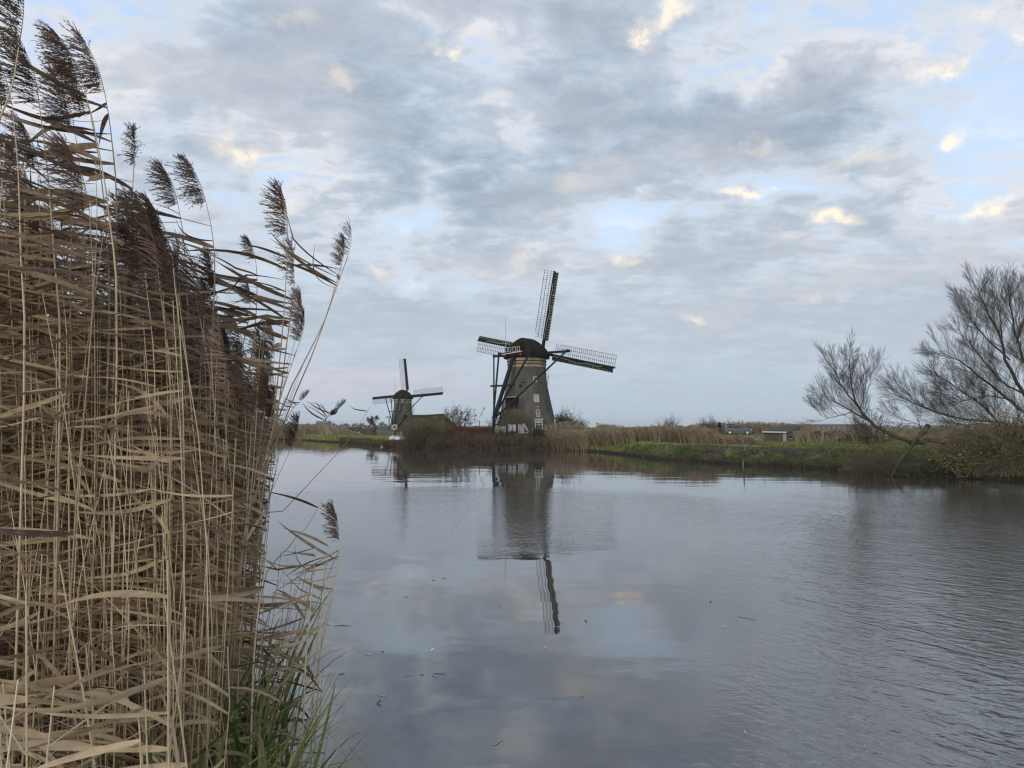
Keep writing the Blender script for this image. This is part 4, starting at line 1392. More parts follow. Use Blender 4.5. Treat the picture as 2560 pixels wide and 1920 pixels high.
# reed belt beside the big mill, standing in the water's edge
def hbelt(x):
    return float(np.interp(x, [1365, 1392, 1425, 1500, 1560, 1600], [.5, .72, 1.0, 1.0, .85, .55]))
field(9000, 101, (1366, 1590), (-.2, 9), (1.35, 1.95), (.03, .08), (.46, .2), M_FREED, 'reed_belt', 'warm tan reed belt at the water beside the big windmill', 'reeds',
      plume=.6, hfun=hbelt, segs=3, skip=lambda x, t_, g: (x > 1470 and t_ < 1.0 + (x - 1470) * .05))
field(11000, 102, (1500, 1905), (11, 32), (1.15, 1.65), (.05, .11), (.44, .18), M_FREED, 'reed_field', 'brown reed field behind the green bank as far as the parked car', 'reeds', plume=.5, segs=2, hfun=lambda x: float(np.interp(x, [1500, 1700, 1790, 1805, 1885, 1905], [1.1, 1.0, .85, .36, .36, .2])),
      skip=lambda x, t_, g: x > 1690 and t_ > 30)
field(9000, 103, (1990, 2900), (26, 75), (.9, 1.35), (.06, .14), (.48, .14), M_FREED, 'reed_field', 'brown reed field behind the bare trees at the right', 'reeds', plume=.3, segs=2)
field(7000, 104, (-300, 765), (-.5, 14), (2.6, 3.9), (.10, .25), (.36, .12), M_FREED, 'reed_belt', 'brown reed belt on the far shore seen behind the near reeds', 'reeds', plume=.4, segs=2,
      hfun=lambda x: float(np.interp(x, [600, 680, 765], [1.0, .85, .35])))
field(3500, 105, (730, 905), (24, 46), (1.9, 2.5), (.10, .2), (.5, .12), M_FREED, 'reed_field', 'pale reed strip behind the left meadow', 'reeds', plume=.3, segs=2,
      hfun=lambda x: float(np.interp(x, [740, 800, 850, 905], [1.0, 1.0, .8, .2])))
field(5000, 114, (1740, 2030), (60, 84), (1.3, 1.9), (.06, .13), (.36, .14), M_FREED, 'reed_field', 'brown reed field behind the parked car and the shed', 'reeds', plume=.4, segs=2)
# fringe in front of the mill yard: rusty, grey and olive stems
field(9000, 106, (925, 1392), (-.1, 3.2), (.55, 1.65), (.035, .08), (.38, .26), M_FDARK, 'bank_undergrowth', 'rusty and grey undergrowth along the water below the mill yard', 'undergrowth',
      hfun=lambda x: float(np.interp(x, [925, 960, 1010, 1060, 1250, 1330, 1365, 1392], [.2, .3, .45, .78, .85, .72, .85, .9])), segs=3, lean=(-.03, .30))
field(4000, 107, (1040, 1300), (2.6, 6.5), (.5, 1.2), (.04, .10), (.55, .2), M_FDARK, 'bank_undergrowth', 'second row of brown undergrowth below the mill yard', 'undergrowth', segs=2, lean=(-.05, .16))
# bright grass
field(9000, 108, (1440, 1700), (.3, 11), (.14, .36), (.03, .07), (.66, .2), M_FGRASS, 'bright_grass', 'bright yellow green grass on the low bank right of the reed belt', 'grass', segs=2, hfun=lambda x: float(np.interp(x, [1440, 1600, 1700], [1.2, 1.0, .35])), skip=lambda x, t_, g: g.random() < max(0, (x - 1580) / 130.0))
field(14000, 109, (1600, 2450), (3.2, 20), (.06, .18), (.04, .09), (.60, .2), M_FGRASS, 'lawn_grass', 'short green grass on top of the right bank', 'grass', segs=1,
      skip=lambda x, t_, g: (1690 < x < 2060 and t_ < 6.5 and g.random() < .93))
field(14000, 110, (1500, 2330), (-.15, 5.5), (.07, .26), (.02, .05), (.42, .24), M_FDRY, 'tangled_grass', 'tangled green and straw coloured grass hanging over the right bank', 'grass', segs=3, lean=(-.05, .5), skip=lambda x, t_, g: 1690 < x < 2050 and 2.4 < t_ and g.random() < .88)
field(5000, 111, (1560, 2330), (-.25, .5), (.22, .5), (.015, .04), (.5, .25), M_FDRY, 'overhanging_grass', 'dry grass hanging over the cut edge of the right bank', 'grass', segs=3, lean=(-.1, .6))
field(14000, 112, (640, 985), (.3, 36), (.25, .5), (.08, .2), (.62, .15), M_MEADOW, 'meadow_grass', 'green meadow grass left of the mills', 'grass', segs=1,
      skip=lambda x, t_, g: x < 735 and g.random() < .7)
field(2500, 113, (850, 1000), (.0, 3.0), (.3, .8), (.04, .10), (.35, .2), M_FDARK, 'low_shore_growth', 'dark low growth on the shore spit beside the boat', 'undergrowth', segs=2, lean=(-.1, .4))

def weeds(n, seed, pxr, tr, h, size, tint, mat, name, label, hmin=.0, thr=.0):
    """leafy weed cover in lumps of uneven height"""
    g = np.random.default_rng(seed)
    px = g.uniform(pxr[0], pxr[1], n); tt = g.uniform(tr[0], tr[1], n)
    P, T = [], []
    for x, q in zip(px, tt):
        Y = shore_Y(x) + q; X = ray(x, 1068)[0] * Y
        nz = mnoise.noise(Vector((X * .55, Y * .8, seed * 1.3))) + .5 * mnoise.noise(Vector((X * 1.7, Y * 1.7, seed * 2.3)))
        if nz < thr: continue
        hh = h * min(nz - thr + .15, .8)
        P.append((X, Y, land_z(x, X, Y, q) + hmin + hh * g.random() ** .6)); T.append(tint[0] + tint[1] * g.standard_normal() + .3 * mnoise.noise(Vector((X * .8, Y * .8, 7 + seed))))
    P = np.array(P); n = len(P)
    d = nrm(g.standard_normal((n, 3))); sd = nrm(np.cross(d, g.standard_normal((n, 3))))
    s = g.uniform(size[0], size[1], n)
    V, Fq, Tt = strips(np.stack([P - d * (s * .5)[:, None], P, P + d * (s * .5)[:, None]], 1), np.stack([s * .15, s * .5, s * .1], 1), sd, np.clip(T, 0, 1))
    return tag(link(name, np_mesh(name, V, Fq, Tt), mat), label, 'weeds', kind='stuff')

# ---------------------------------------------------------------- bushes and trees
def clumps(g, n, C, rad, tint, size, squash=1.0, top_light=False):
    """leaf quads scattered in overlapping lumps"""
    k = g.integers(0, len(C), n)
    C = np.asarray(C); rad = np.asarray(rad)
    v = nrm(g.standard_normal((n, 3)))
    r = rad[k] * g.random(n) ** .45
    P = C[k] + v * r[:, None] * np.array([1, 1, squash])
    s = g.uniform(size[0], size[1], n)
    d = nrm(g.standard_normal((n, 3)))
    sd = nrm(np.cross(d, g.standard_normal((n, 3))))
    L = s[:, None]
    Cn = np.stack([P - d * L * .5, P, P + d * L * .5], 1)
    W = np.stack([s * .15, s * .55, s * .1], 1)
    return strips(Cn, W, sd, np.clip(tint[0] + tint[1] * g.standard_normal(n), 0, 1))

def twig_grow(g, p, d, L, r, lvl, out, up=.12, wob=.16, spread=(22, 48), kids=(3, 5), shrink=(.5, .72), seg=5, wind=0.0, start=.2):
    p = np.array(p, float); d = np.array(d, float) / np.linalg.norm(d)
    n = seg if lvl > 0 else 3
    pts = [p.copy()]; dirs = [d.copy()]
    for s in range(n):
        d = d + g.normal(0, wob, 3) + np.array([wind, 0, up])
        d /= np.linalg.norm(d)
        q = p + d * L / n
        out.append((p, q, r * (1 - .75 * s / n), r * (1 - .75 * (s + 1) / n)))
        p = q; pts.append(p.copy()); dirs.append(d.copy())
    if lvl <= 0: return
    m_ = g.integers(kids[0], kids[1] + 1)
    for k in range(m_):
        f = start + (1 - start) * (k + g.random()) / m_
        u = f * n; i = min(int(u), n - 1)
        q = pts[i] + (pts[i + 1] - pts[i]) * (u - i)
        ax = nrm(np.cross(dirs[i], g.standard_normal(3)))
        a = math.radians(g.uniform(*spread))
        nd = dirs[i] * math.cos(a) + ax * math.sin(a)
        twig_grow(g, q, nd, L * g.uniform(*shrink) * (1.1 - .35 * f), max(r * (1 - .7 * f) * .62, .004), lvl - 1, out, up, wob, spread, kids, shrink, seg, wind, start)

def sticks(out, tint, g, n=3, rmin=0.0):
    A = np.array([o[0] for o in out]); B = np.array([o[1] for o in out])
    ra = np.maximum(np.array([o[2] for o in out]), rmin); rb = np.maximum(np.array([o[3] for o in out]), rmin)
    return prisms(A, B, ra, rb, np.clip(tint + .12 * g.standard_normal(len(A)), 0, 1), n)

M_BARK = tinted('grey_green_bark', [(0, (0.020, 0.017, 0.011)), (.5, (0.058, 0.048, 0.031)), (1, (0.12, 0.10, 0.068))], .9, noise_scale=1.5)
M_TWIG = tinted('dark_twigs', [(0, (0.030, 0.024, 0.018)), (.5, (0.068, 0.054, 0.040)), (1, (0.16, 0.13, 0.095))], .9)
M_RUST = tinted('rust_leaves', [(0, (0.06, 0.030, 0.019)), (.5, (0.135, 0.065, 0.038)), (1, (0.24, 0.125, 0.075))], .8, .15)
M_OLIVE = tinted('olive_leaves', [(0, (0.038, 0.042, 0.018)), (.5, (0.125, 0.125, 0.048)), (1, (0.28, 0.26, 0.10))], .8, .2)
M_DGREEN = tinted('dark_green_leaves', [(0, (0.014, 0.024, 0.010)), (.5, (0.042, 0.066, 0.022)), (1, (0.115, 0.15, 0.048))], .7, .15)
M_BROWNL = tinted('brown_leaves', [(0, (0.035, 0.027, 0.018)), (.5, (0.095, 0.072, 0.045)), (1, (0.18, 0.15, 0.09))], .85, .1)
M_YGREEN = tinted('yellow_green_leaves', [(0, (0.045, 0.048, 0.018)), (.5, (0.14, 0.14, 0.045)), (1, (0.30, 0.27, 0.10))], .75, .3)

def bush(name, label, cat, px, Y, w, h, mat, seed, leaves=2500, size=(.08, .18), tint=(.5, .22), twigs=12, squash=1.0, wx=1.0, group=None, twig_h=1.05, up=.06, lumps_n=9, zb=None, depth=.7, lvl=2, trad=.02, leafon=False, twig_tint=.5, flat_top=False):
    """w,h in metres; a bush with woody branches and a leaf mass of uneven lumps"""
    g = np.random.default_rng(seed)
    base = on_land(px, Y)
    if zb is not None: base.z = zb
    root = thing(name, label, cat, base, 0, group)
    out = []
    for k in range(twigs):
        a = g.uniform(-.8, .8) if not flat_top else g.normal(0, .2)
        x0 = g.uniform(-.32, .32) * w
        d = np.array([math.sin(a) * .9, g.normal(0, .35), math.cos(a)])
        twig_grow(g, (x0, g.normal(0, .15) * w * depth, -.1), d, h * g.uniform(.62, 1.0) * twig_h * .9, trad * g.uniform(.8, 1.5), lvl, out, up=up, wob=.14)
    V, Fq, T = sticks(out, twig_tint, g, rmin=.009)
    link('branches', np_mesh('branches', V, Fq, T), M_TWIG, root)
    if leaves:
        if leafon:
            ends = np.array([o[1] for o in out if o[2] < trad * .6])
            k = g.integers(0, len(ends), leaves)
            C, rad = ends[k[:min(leaves, 400)]], np.full(min(leaves, 400), .10 + w * .02)
        else:
            C, rad = [], []
            for k in range(lumps_n):
                u = (k + .5) / lumps_n * 2 - 1
                rr = h * g.uniform(.22, .38)
                if flat_top:
                    zc_ = h - rr * squash * .9
                    C.append((u * w * .46, g.normal(0, .12) * w * depth, zc_)); rad.append(rr)
                    C.append((u * w * .46, g.normal(0, .12) * w * depth, zc_ * .45)); rad.append(rr)
                else:
                    zc_ = h * (1 - .55 * u * u) * g.uniform(.35, .78)
                    C.append((u * w * .40, g.normal(0, .18) * w * depth, zc_)); rad.append(rr)
        V, Fq, T = clumps(g, leaves, C, rad, tint, size, squash)
        keep = None
        link('foliage', np_mesh('foliage', V, Fq, T), mat, root)
    return root

PX = lambda Y: Y / F    # metres per photo pixel at depth Y
bush('beech_hedge', 'clipped rusty brown hedge ending left of the big windmill', 'hedge', 1172, 103.5, 7.6, 1.85, M_RUST, 201, leaves=7000, size=(.08, .17), tint=(.45, .25), twigs=30, flat_top=True, lumps_n=16, squash=.8, depth=.08, lvl=1)
bush('shrub', 'wide olive brown bush left of the rusty hedge, before the barn roof', 'bush', 1062, 104, 7.0, 3.45, M_OLIVE, 202, leaves=6500, size=(.07, .16), tint=(.30, .25), twigs=70, lumps_n=9, depth=.3, twig_tint=.75)
bush('shrub', 'brown leafless bush directly right of the white boat', 'bush', 1026, 102.5, 3.6, 2.9, M_BROWNL, 203, leaves=2300, size=(.06, .14), tint=(.45, .25), twigs=34, lumps_n=7, depth=.3, twig_tint=.7)
bush('shrub', 'low dark bush over the water between the boat and the hedge', 'bush', 1095, 100.6, 4.6, 1.7, M_BROWNL, 204, leaves=1800, size=(.06, .15), tint=(.35, .25), twigs=34, lumps_n=9, depth=.25, twig_tint=.6)
bush('shrub', 'reddish brown bush below the hedge at the water', 'bush', 1168, 101.3, 5.0, 1.9, M_RUST, 205, leaves=1800, size=(.06, .14), tint=(.25, .2), twigs=34, lumps_n=9, depth=.25, twig_tint=.75)
bush('shrub', 'olive undergrowth bush below the white garden things', 'bush', 1262, 101.3, 5.2, 1.55, M_BROWNL, 206, leaves=1500, size=(.06, .14), tint=(.55, .25), twigs=34, lumps_n=9, depth=.25, twig_tint=.7)
bush('shrub', 'dark bramble bush at the water below the mill window', 'bush', 1345, 98.5, 3.0, 1.9, M_BROWNL, 207, leaves=1700, size=(.06, .14), tint=(.2, .2), twigs=30, lumps_n=7, depth=.3, twig_tint=.35)
bush('rose_shrub', 'round open shrub with scattered dark leaves against the sky', 'shrub', 1134, 112, 6.4, 4.1, M_DGREEN, 208, leaves=520, size=(.16, .34), tint=(.3, .2), twigs=16, leafon=True, lvl=3, trad=.045, twig_tint=.7, depth=.5)
bush('rose_shrub', 'slim leafy sprig standing left of the round open shrub', 'shrub', 1074, 116, 1.6, 3.0, M_DGREEN, 209, leaves=150, size=(.12, .26), tint=(.3, .2), twigs=5, leafon=True, lvl=2, trad=.03)
bush('willow_bush', 'yellow green twiggy bush in front of the big windmill', 'bush', 1288, 102.8, 4.6, 3.55, M_OLIVE, 210, leaves=4200, size=(.05, .13), tint=(.60, .25), twigs=40, lumps_n=9, depth=.25, up=.12, twig_tint=.95)
bush('willow_bush', 'small pale twiggy bush at the left foot of the big windmill', 'bush', 1238, 103.2, 1.7, 2.4, M_BROWNL, 211, leaves=350, size=(.06, .13), tint=(.7, .2), twigs=16, lumps_n=5, depth=.4, twig_tint=.9)
bush('evergreen_bush', 'dark green leafy bush right of the big windmill', 'bush', 1406, 111, 3.0, 3.5, M_DGREEN, 212, leaves=3600, size=(.09, .2), tint=(.5, .25), twigs=18, lumps_n=9, depth=.7, trad=.03)
bush('evergreen_bush', 'lower loose green bush trailing off right of the dark one', 'bush', 1441, 111, 3.2, 2.3, M_DGREEN, 213, leaves=1300, size=(.08, .18), tint=(.55, .25), twigs=24, lumps_n=7, depth=.6, trad=.025)
bush('shrub', 'greyish bush rising over the middle of the reed field', 'bush', 1676, 125, 3.4, 3.4, M_BROWNL, 214, leaves=900, size=(.1, .2), tint=(.5, .2), twigs=22, lumps_n=7, depth=.5)
bush('shrub', 'thin bare bush in the reeds left of the black post', 'bush', 1775, 118, 2.6, 2.9, M_BROWNL, 215, leaves=120, size=(.1, .2), tint=(.4, .2), twigs=20, lumps_n=5, depth=.5)
bush('bramble', 'dark green bramble heap right of the wooden shed', 'bramble', 2062, 84, 7.2, 1.35, M_DGREEN, 216, leaves=3400, size=(.07, .16), tint=(.45, .25), twigs=26, lumps_n=12, depth=.3)
bush('bramble', 'second bramble heap under the thin bare tree', 'bramble', 2150, 76, 5.5, 1.2, M_OLIVE, 217, leaves=2300, size=(.07, .16), tint=(.3, .25), twigs=26, lumps_n=10, depth=.3)
bush('leafy_shrub', 'upright shrub with dark leaves under the leaning willow', 'shrub', 2190, 62, 2.6, 3.0, M_DGREEN, 218, leaves=420, size=(.07, .17), tint=(.25, .2), twigs=18, leafon=True, lvl=2, trad=.02, depth=.5, twig_tint=.4)
bush('bramble', 'brown thorny tangle hanging over the water left of the slanting trunk', 'bramble', 2190, 44.8, 3.9, 1.95, M_BROWNL, 219, leaves=1500, size=(.03, .09), tint=(.45, .25), twigs=90, lumps_n=10, depth=.25, trad=.012, twig_tint=.7, up=-.06)
bush('bramble', 'dark ivy covered bank under the leaning trunk', 'bramble', 2325, 42.8, 3.6, 1.5, M_DGREEN, 220, leaves=5200, size=(.04, .11), tint=(.35, .25), twigs=30, lumps_n=10, depth=.2, trad=.01)
bush('bramble', 'olive leaved willow scrub at the water in the right corner', 'bush', 2460, 41.5, 5.0, 3.6, M_OLIVE, 221, leaves=6500, size=(.06, .15), tint=(.60, .28), twigs=60, lumps_n=14, depth=.3, trad=.013, twig_tint=1.0, up=.0)
bush('bramble', 'yellow green willow scrub cut by the right edge of the picture', 'bush', 2565, 40, 4.6, 3.9, M_YGREEN, 222, leaves=5200, size=(.06, .15), tint=(.45, .25), twigs=50, lumps_n=12, depth=.4, trad=.013, twig_tint=1.0, up=.0)
bush('bramble', 'dark scrub beyond the right edge of the picture', 'bush', 2780, 39, 6.5, 3.4, M_OLIVE, 223, leaves=4000, size=(.06, .14), tint=(.4, .25), twigs=40, lumps_n=12, depth=.4, trad=.016)
bush('bramble', 'purple brown dead root heap behind the leaning trunk', 'bramble', 2405, 45.5, 1.5, 1.6, M_BROWNL, 224, leaves=700, size=(.04, .1), tint=(.12, .12), twigs=40, lumps_n=6, depth=.4, trad=.014, twig_tint=.1)

for i, (x_, w_, h_, mt_, tn_, lab_) in enumerate((
    (1045, 3.6, 1.35, M_BROWNL, .35, 'low brown bush hanging over the water, nearest to the boat'),
    (1110, 3.4, 1.5, M_OLIVE, .25, 'low olive bush at the water under the round open shrub'),
    (1160, 3.0, 1.45, M_BROWNL, .3, 'low dark brown bush at the water under the rusty hedge'),
    (1212, 3.2, 1.55, M_RUST, .2, 'low reddish bush at the water left of the picket fence'),
    (1258, 3.0, 1.4, M_BROWNL, .5, 'low straw brown bush at the water below the patterned canvas'),
    (1305, 3.0, 1.45, M_OLIVE, .35, 'low olive bush at the water below the tilted board'))):
    bush('shrub', lab_, 'bush', x_, shore_Y(x_) + .9, w_, h_, mt_, 240 + i, leaves=1500, size=(.06, .14), tint=(tn_, .25), twigs=34, lumps_n=8, depth=.3, twig_tint=.6)
# small crooked tree in the left garden
def tree_from(name, label, limbs, seed, twig, group=None, min_r=.006, cat='tree', auto=None):
    """limbs: list of (polyline of world points, r0, r1, twig start fraction or None)"""
    g = np.random.default_rng(seed)
    base = Vector(limbs[0][0][0])
    root = thing(name, label, cat, base, 0, group)
    tr = MB()
    out = []
    for pts, r0, r1, st in limbs:
        n = 14
        P = bez([Vector(p) - base for p in pts], n)
        for i in range(1, n):
            P[i] = P[i] + Vector(g.normal(0, r0 * .18, 3))
        tr.tube(P, [(r0 + (r1 - r0) * (i / n)) * .66 for i in range(n + 1)], 8)
        if st is not None:
            L = sum((P[i + 1] - P[i]).length for i in range(n))
            k = int(L * twig['density'])
            for q in range(k):
                f = st + (1 - st) * (q + g.random()) / k
                u = min(f, .999) * n; i = int(u)
                p = P[i].lerp(P[i + 1], u - i)
                d0 = np.array((P[i + 1] - P[i]).normalized())
                ax = nrm(np.cross(d0, g.standard_normal(3)))
                a = math.radians(g.uniform(*twig.get('angle', (25, 60))))
                d = d0 * math.cos(a) + ax * math.sin(a) + np.array([0, 0, twig.get('lift', .3)])
                twig_grow(g, tuple(p), d, twig['len'] * g.uniform(.6, 1.15) * (1.15 - .5 * f), max((r0 + (r1 - r0) * f) * .5, .012) if (r0 + (r1 - r0) * f) * .5 < twig['r'] else twig['r'], twig['lvl'], out,
                          up=twig.get('up', .08), wob=twig.get('wob', .10), spread=twig.get('spread', (18, 42)), kids=twig.get('kids', (4, 6)), shrink=twig.get('shrink', (.42, .68)), seg=5, wind=twig.get('wind', 0))
    me = tr.mesh('trunk', smooth=True)
    a_ = me.attributes.new('tint', 'FLOAT', 'POINT'); a_.data.foreach_set('value', [.5] * len(me.vertices))
    link('trunk', me, M_BARK, root)
    V, Fq, T = sticks(out, .5, g, rmin=min_r)
    link('crown', np_mesh('crown', V, Fq, T), M_TWIG, root)
    return root

YT = 46.0
def pl(seq, Y, dy=0.0):
    n = len(seq)
    return [at(x, y, Y + dy * i / max(n - 1, 1)) for i, (x, y) in enumerate(seq)]
lean = tree_from('leaning_willow', 'half fallen bare willow leaning left over the bank, propped on a slanting trunk', [
    (pl([(2412, 1168), (2385, 1132), (2352, 1106), (2315, 1102), (2276, 1109)], 44.5, 0), .30, .22, None),
    (pl([(2282, 1108), (2245, 1093), (2205, 1076), (2170, 1050), (2146, 1018), (2134, 985), (2127, 935), (2122, 880)], 44.5, 1.0), .20, .018, .34),
    (pl([(2180, 1056), (2148, 1040), (2115, 1020), (2085, 1004), (2058, 988)], 44.8, 1.5), .09, .012, .15),
    (pl([(2150, 1022), (2118, 985), (2095, 945), (2078, 895)], 45, -1.5), .08, .012, .15),
    (pl([(2150, 1025), (2160, 990), (2166, 950), (2172, 915)], 45, .8), .05, .01, .2),
    (pl([(2130, 1030), (2095, 1040), (2070, 1045), (2050, 1038)], 45, -.8), .04, .01, .2),
    (pl([(2228, 1190), (2250, 1152), (2280, 1112), (2298, 1088), (2312, 1078), (2320, 1064)], 43.6, .8), .13, .26, None),
    (pl([(2306, 1080), (2296, 1055), (2292, 1035)], 44.3, 0), .05, .012, .3),
    (pl([(2298, 1062), (2270, 1052), (2240, 1046)], 44.3, .4), .03, .008, .2),
    (pl([(2378, 1112), (2370, 1095), (2373, 1080)], 44.4, 0), .05, .02, None),
    (pl([(2240, 1150), (2256, 1165), (2262, 1184)], 43.6, 0), .025, .015, None),
    (pl([(2225, 1090), (2190, 1096), (2160, 1092)], 44.3, .5), .03, .01, .2),
], 301, dict(density=5.6, len=1.7, r=.013, lvl=2, up=.05, kids=(6, 8), lift=.55, wind=-.004, wob=.055, spread=(12, 34), shrink=(.45, .72)), min_r=.0033)
big = tree_from('bare_willow', 'large bare willow with a dense twiggy crown at the right edge', [
    (pl([(2600, 1150), (2592, 1100), (2585, 1050), (2575, 1000)], 45.5, 0), .42, .30, None),
    (pl([(2590, 1060), (2548, 1020), (2505, 985), (2440, 935), (2395, 900), (2350, 880)], 45.5, 2.0), .20, .02, .15),
    (pl([(2575, 1010), (2560, 985), (2518, 910), (2502, 842), (2468, 780), (2445, 720)], 45.5, -1.5), .22, .018, .18),
    (pl([(2578, 1000), (2570, 930), (2545, 860), (2530, 790), (2520, 720)], 46, 2), .20, .018, .2),
    (pl([(2582, 1010), (2610, 930), (2630, 850), (2640, 760)], 46, 1), .20, .02, .2),
    (pl([(2588, 1040), (2660, 960), (2720, 890), (2760, 820)], 46, -1), .18, .02, .2),
    (pl([(2588, 1090), (2540, 1072), (2502, 1060), (2450, 1008), (2388, 965), (2325, 925)], 45.3, -1.8), .16, .015, .15),
    (pl([(2560, 1075), (2495, 1055), (2394, 1046), (2324, 1024), (2280, 1006), (2245, 985)], 45.2, .6), .12, .012, .2),
    (pl([(2545, 1068), (2470, 1062), (2400, 1060), (2340, 1052)], 45.2, 1.4), .07, .012, .2),
    (pl([(2560, 985), (2500, 950), (2440, 880), (2400, 830)], 45.2, 1.0), .10, .012, .2),
    (pl([(2525, 900), (2470, 850), (2430, 800), (2412, 760)], 45.2, 1.6), .08, .012, .2),
    (pl([(2505, 850), (2500, 790), (2490, 730)], 45.0, -1), .06, .01, .2),
    (pl([(2530, 1000), (2470, 990), (2410, 1000), (2350, 990)], 45, -1.5), .07, .012, .2),
    (pl([(2540, 860), (2560, 800), (2575, 730)], 45, -1), .07, .01, .2),
], 302, dict(density=5.4, len=2.1, r=.015, lvl=2, up=.045, kids=(6, 9), lift=.40, wind=-.004, wob=.055, spread=(12, 34), shrink=(.45, .75)), min_r=.0033)
tree_from('crooked_tree', 'small crooked bare tree in the garden left of the second windmill', [
    (pl([(940, 1090), (938, 1072), (932, 1058), (930, 1044)], 196, 0), .45, .10, .55),
    (pl([(935, 1064), (926, 1056), (921, 1048)], 196, 1), .2, .05, .3),
    (pl([(933, 1056), (940, 1049), (943, 1044)], 196, -1), .2, .05, .3),
], 303, dict(density=7, len=1.1, r=.06, lvl=2, kids=(3, 5), up=.0, wob=.3, lift=.2), min_r=.03)
tree_from('bare_tree', 'edge of another bare tree entering the frame at the far right', [
    (pl([(2720, 1130), (2690, 1000), (2660, 850), (2630, 700), (2600, 640)], 52, 0), .35, .03, .4),
    (pl([(2690, 1000), (2740, 850), (2760, 720)], 52, 0), .2, .03, .3),
], 304, dict(density=3, len=1.8, r=.03, lvl=2, kids=(4, 6), up=.05))

weeds(22000, 501, (1560, 2400), (-.1, 3.2), .75, (.05, .14), (.60, .22), M_DGREEN, 'bank_weeds', 'lumpy dark green weeds on the slope of the right bank', thr=.05)
weeds(12000, 502, (1560, 2400), (-.15, 4.0), .6, (.05, .13), (.45, .25), M_BROWNL, 'bank_weeds', 'brown withered weeds on the slope of the right bank', thr=.12)
weeds(9000, 503, (1900, 2450), (5, 14), .8, (.06, .16), (.5, .25), M_OLIVE, 'field_weeds', 'olive weeds on top of the bank behind the leaning willow', thr=.05)
weeds(9000, 504, (880, 1400), (-.1, 2.0), .8, (.06, .14), (.35, .25), M_BROWNL, 'bank_weeds', 'dark brown weeds at the water below the mill yard', thr=.0)
# ---------------------------------------------------------------- far woods, one mass each
def far_wood(seed, pxr, Y, h, n, name, label, mat, size=(.8, 2.0), tint=(.45, .18), prof=None):
    g = np.random.default_rng(seed)
    px = g.uniform(pxr[0], pxr[1], n)
    Yv = Y + g.uniform(0, Y * .06, n)
    hh = np.array([(.55 + .9 * abs(mnoise.noise(Vector((p * .035, seed, 0)))) + .35 * mnoise.noise(Vector((p * .17, seed, 3)))) for p in px]) * h
    if prof: hh = hh * np.array([prof(p) for p in px])
    X = (px - 1280) / F * Yv
    P = np.stack([X, Yv, .8 + hh * g.random(n) ** .8], 1)
    d = nrm(g.standard_normal((n, 3)) * [1, 1, 1.6]); sd = nrm(np.cross(d, g.standard_normal((n, 3))))
    s = g.uniform(size[0], size[1], n) * .5
    V, Fq, T = strips(np.stack([P - d * s[:, None], P, P + d * s[:, None]], 1), np.stack([s * .2, s * .8, s * .1], 1), sd, np.clip(tint[0] + tint[1] * g.standard_normal(n), 0, 1))
    o = link(name, np_mesh(name, V, Fq, T), mat)
    return tag(o, label, 'woods', kind='stuff')
M_WOOD = tinted('far_trees', [(0, (0.055, 0.055, 0.050)), (.5, (0.10, 0.10, 0.085)), (1, (0.17, 0.155, 0.12))], .9, .1)
far_wood(401, (380, 1260), 520, 7.5, 9000, 'far_woods', 'distant grey brown woods along the horizon at the left', M_WOOD, prof=lambda x: float(np.interp(x, [380, 760, 1000, 1200, 1260], [1, 1, .8, .6, .4])))
far_wood(402, (1380, 1990), 420, 5.0, 9000, 'far_woods', 'distant brown woods along the horizon behind the reed field', M_WOOD, size=(.6, 1.5), prof=lambda x: float(np.interp(x, [1380, 1500, 1800, 1990], [.3, .5, .9, 1])))
far_wood(403, (2080, 2900), 800, 7.0, 5000, 'far_woods', 'thin line of distant trees at the right horizon', M_WOOD, size=(1.0, 2.6))
# ================================================================== buildings, car, garden things
M_PLANKG = surf('grey_planks', (0.09, 0.085, 0.08), (0.19, 0.18, 0.165), 3, .85, .3, 20, stretch=(4, 4, .6), spec=.1)
M_PLANKB = surf('brown_planks', (0.055, 0.045, 0.036), (0.12, 0.10, 0.082), 3, .85, stretch=(3, 3, .5), spec=.1)
M_ROOFD = surf('bitumen_roof', (0.05, 0.05, 0.05), (0.10, 0.10, 0.095), 2, .9, spec=.1)
M_MOSS = surf('mossy_thatch', (0.035, 0.030, 0.020), (0.085, 0.078, 0.040), 1.2, .95, .8, 9, spec=.05)
M_FLAG = surf('blue_tarp', (0.04, 0.055, 0.10), (0.06, 0.08, 0.14), 2, .6)
M_FARB = surf('far_brick', (0.10, 0.092, 0.092), (0.14, 0.13, 0.13), 1, .9, spec=.1)
M_FARG = surf('far_grey_roof', (0.17, 0.18, 0.19), (0.22, 0.23, 0.24), 1, .9)
M_FARW = surf('far_pale_panel', (0.14, 0.15, 0.18), (0.19, 0.20, 0.23), 1, .8)
M_SHEET = surf('white_canvas', (0.55, 0.56, 0.62), (0.75, 0.75, 0.77), 3, .8)
M_BOAT = surf('chalky_white_hull', (0.45, 0.46, 0.48), (0.62, 0.63, 0.65), 2, .55)

# ---- wooden shed with a slanting roof
sb = on_land(1953, 93)
sh = thing('wooden_shed', 'low grey wooden shed with a slanting roof and a white corner board', 'shed', (sb.x, sb.y, sb.z - .05), R(-14))
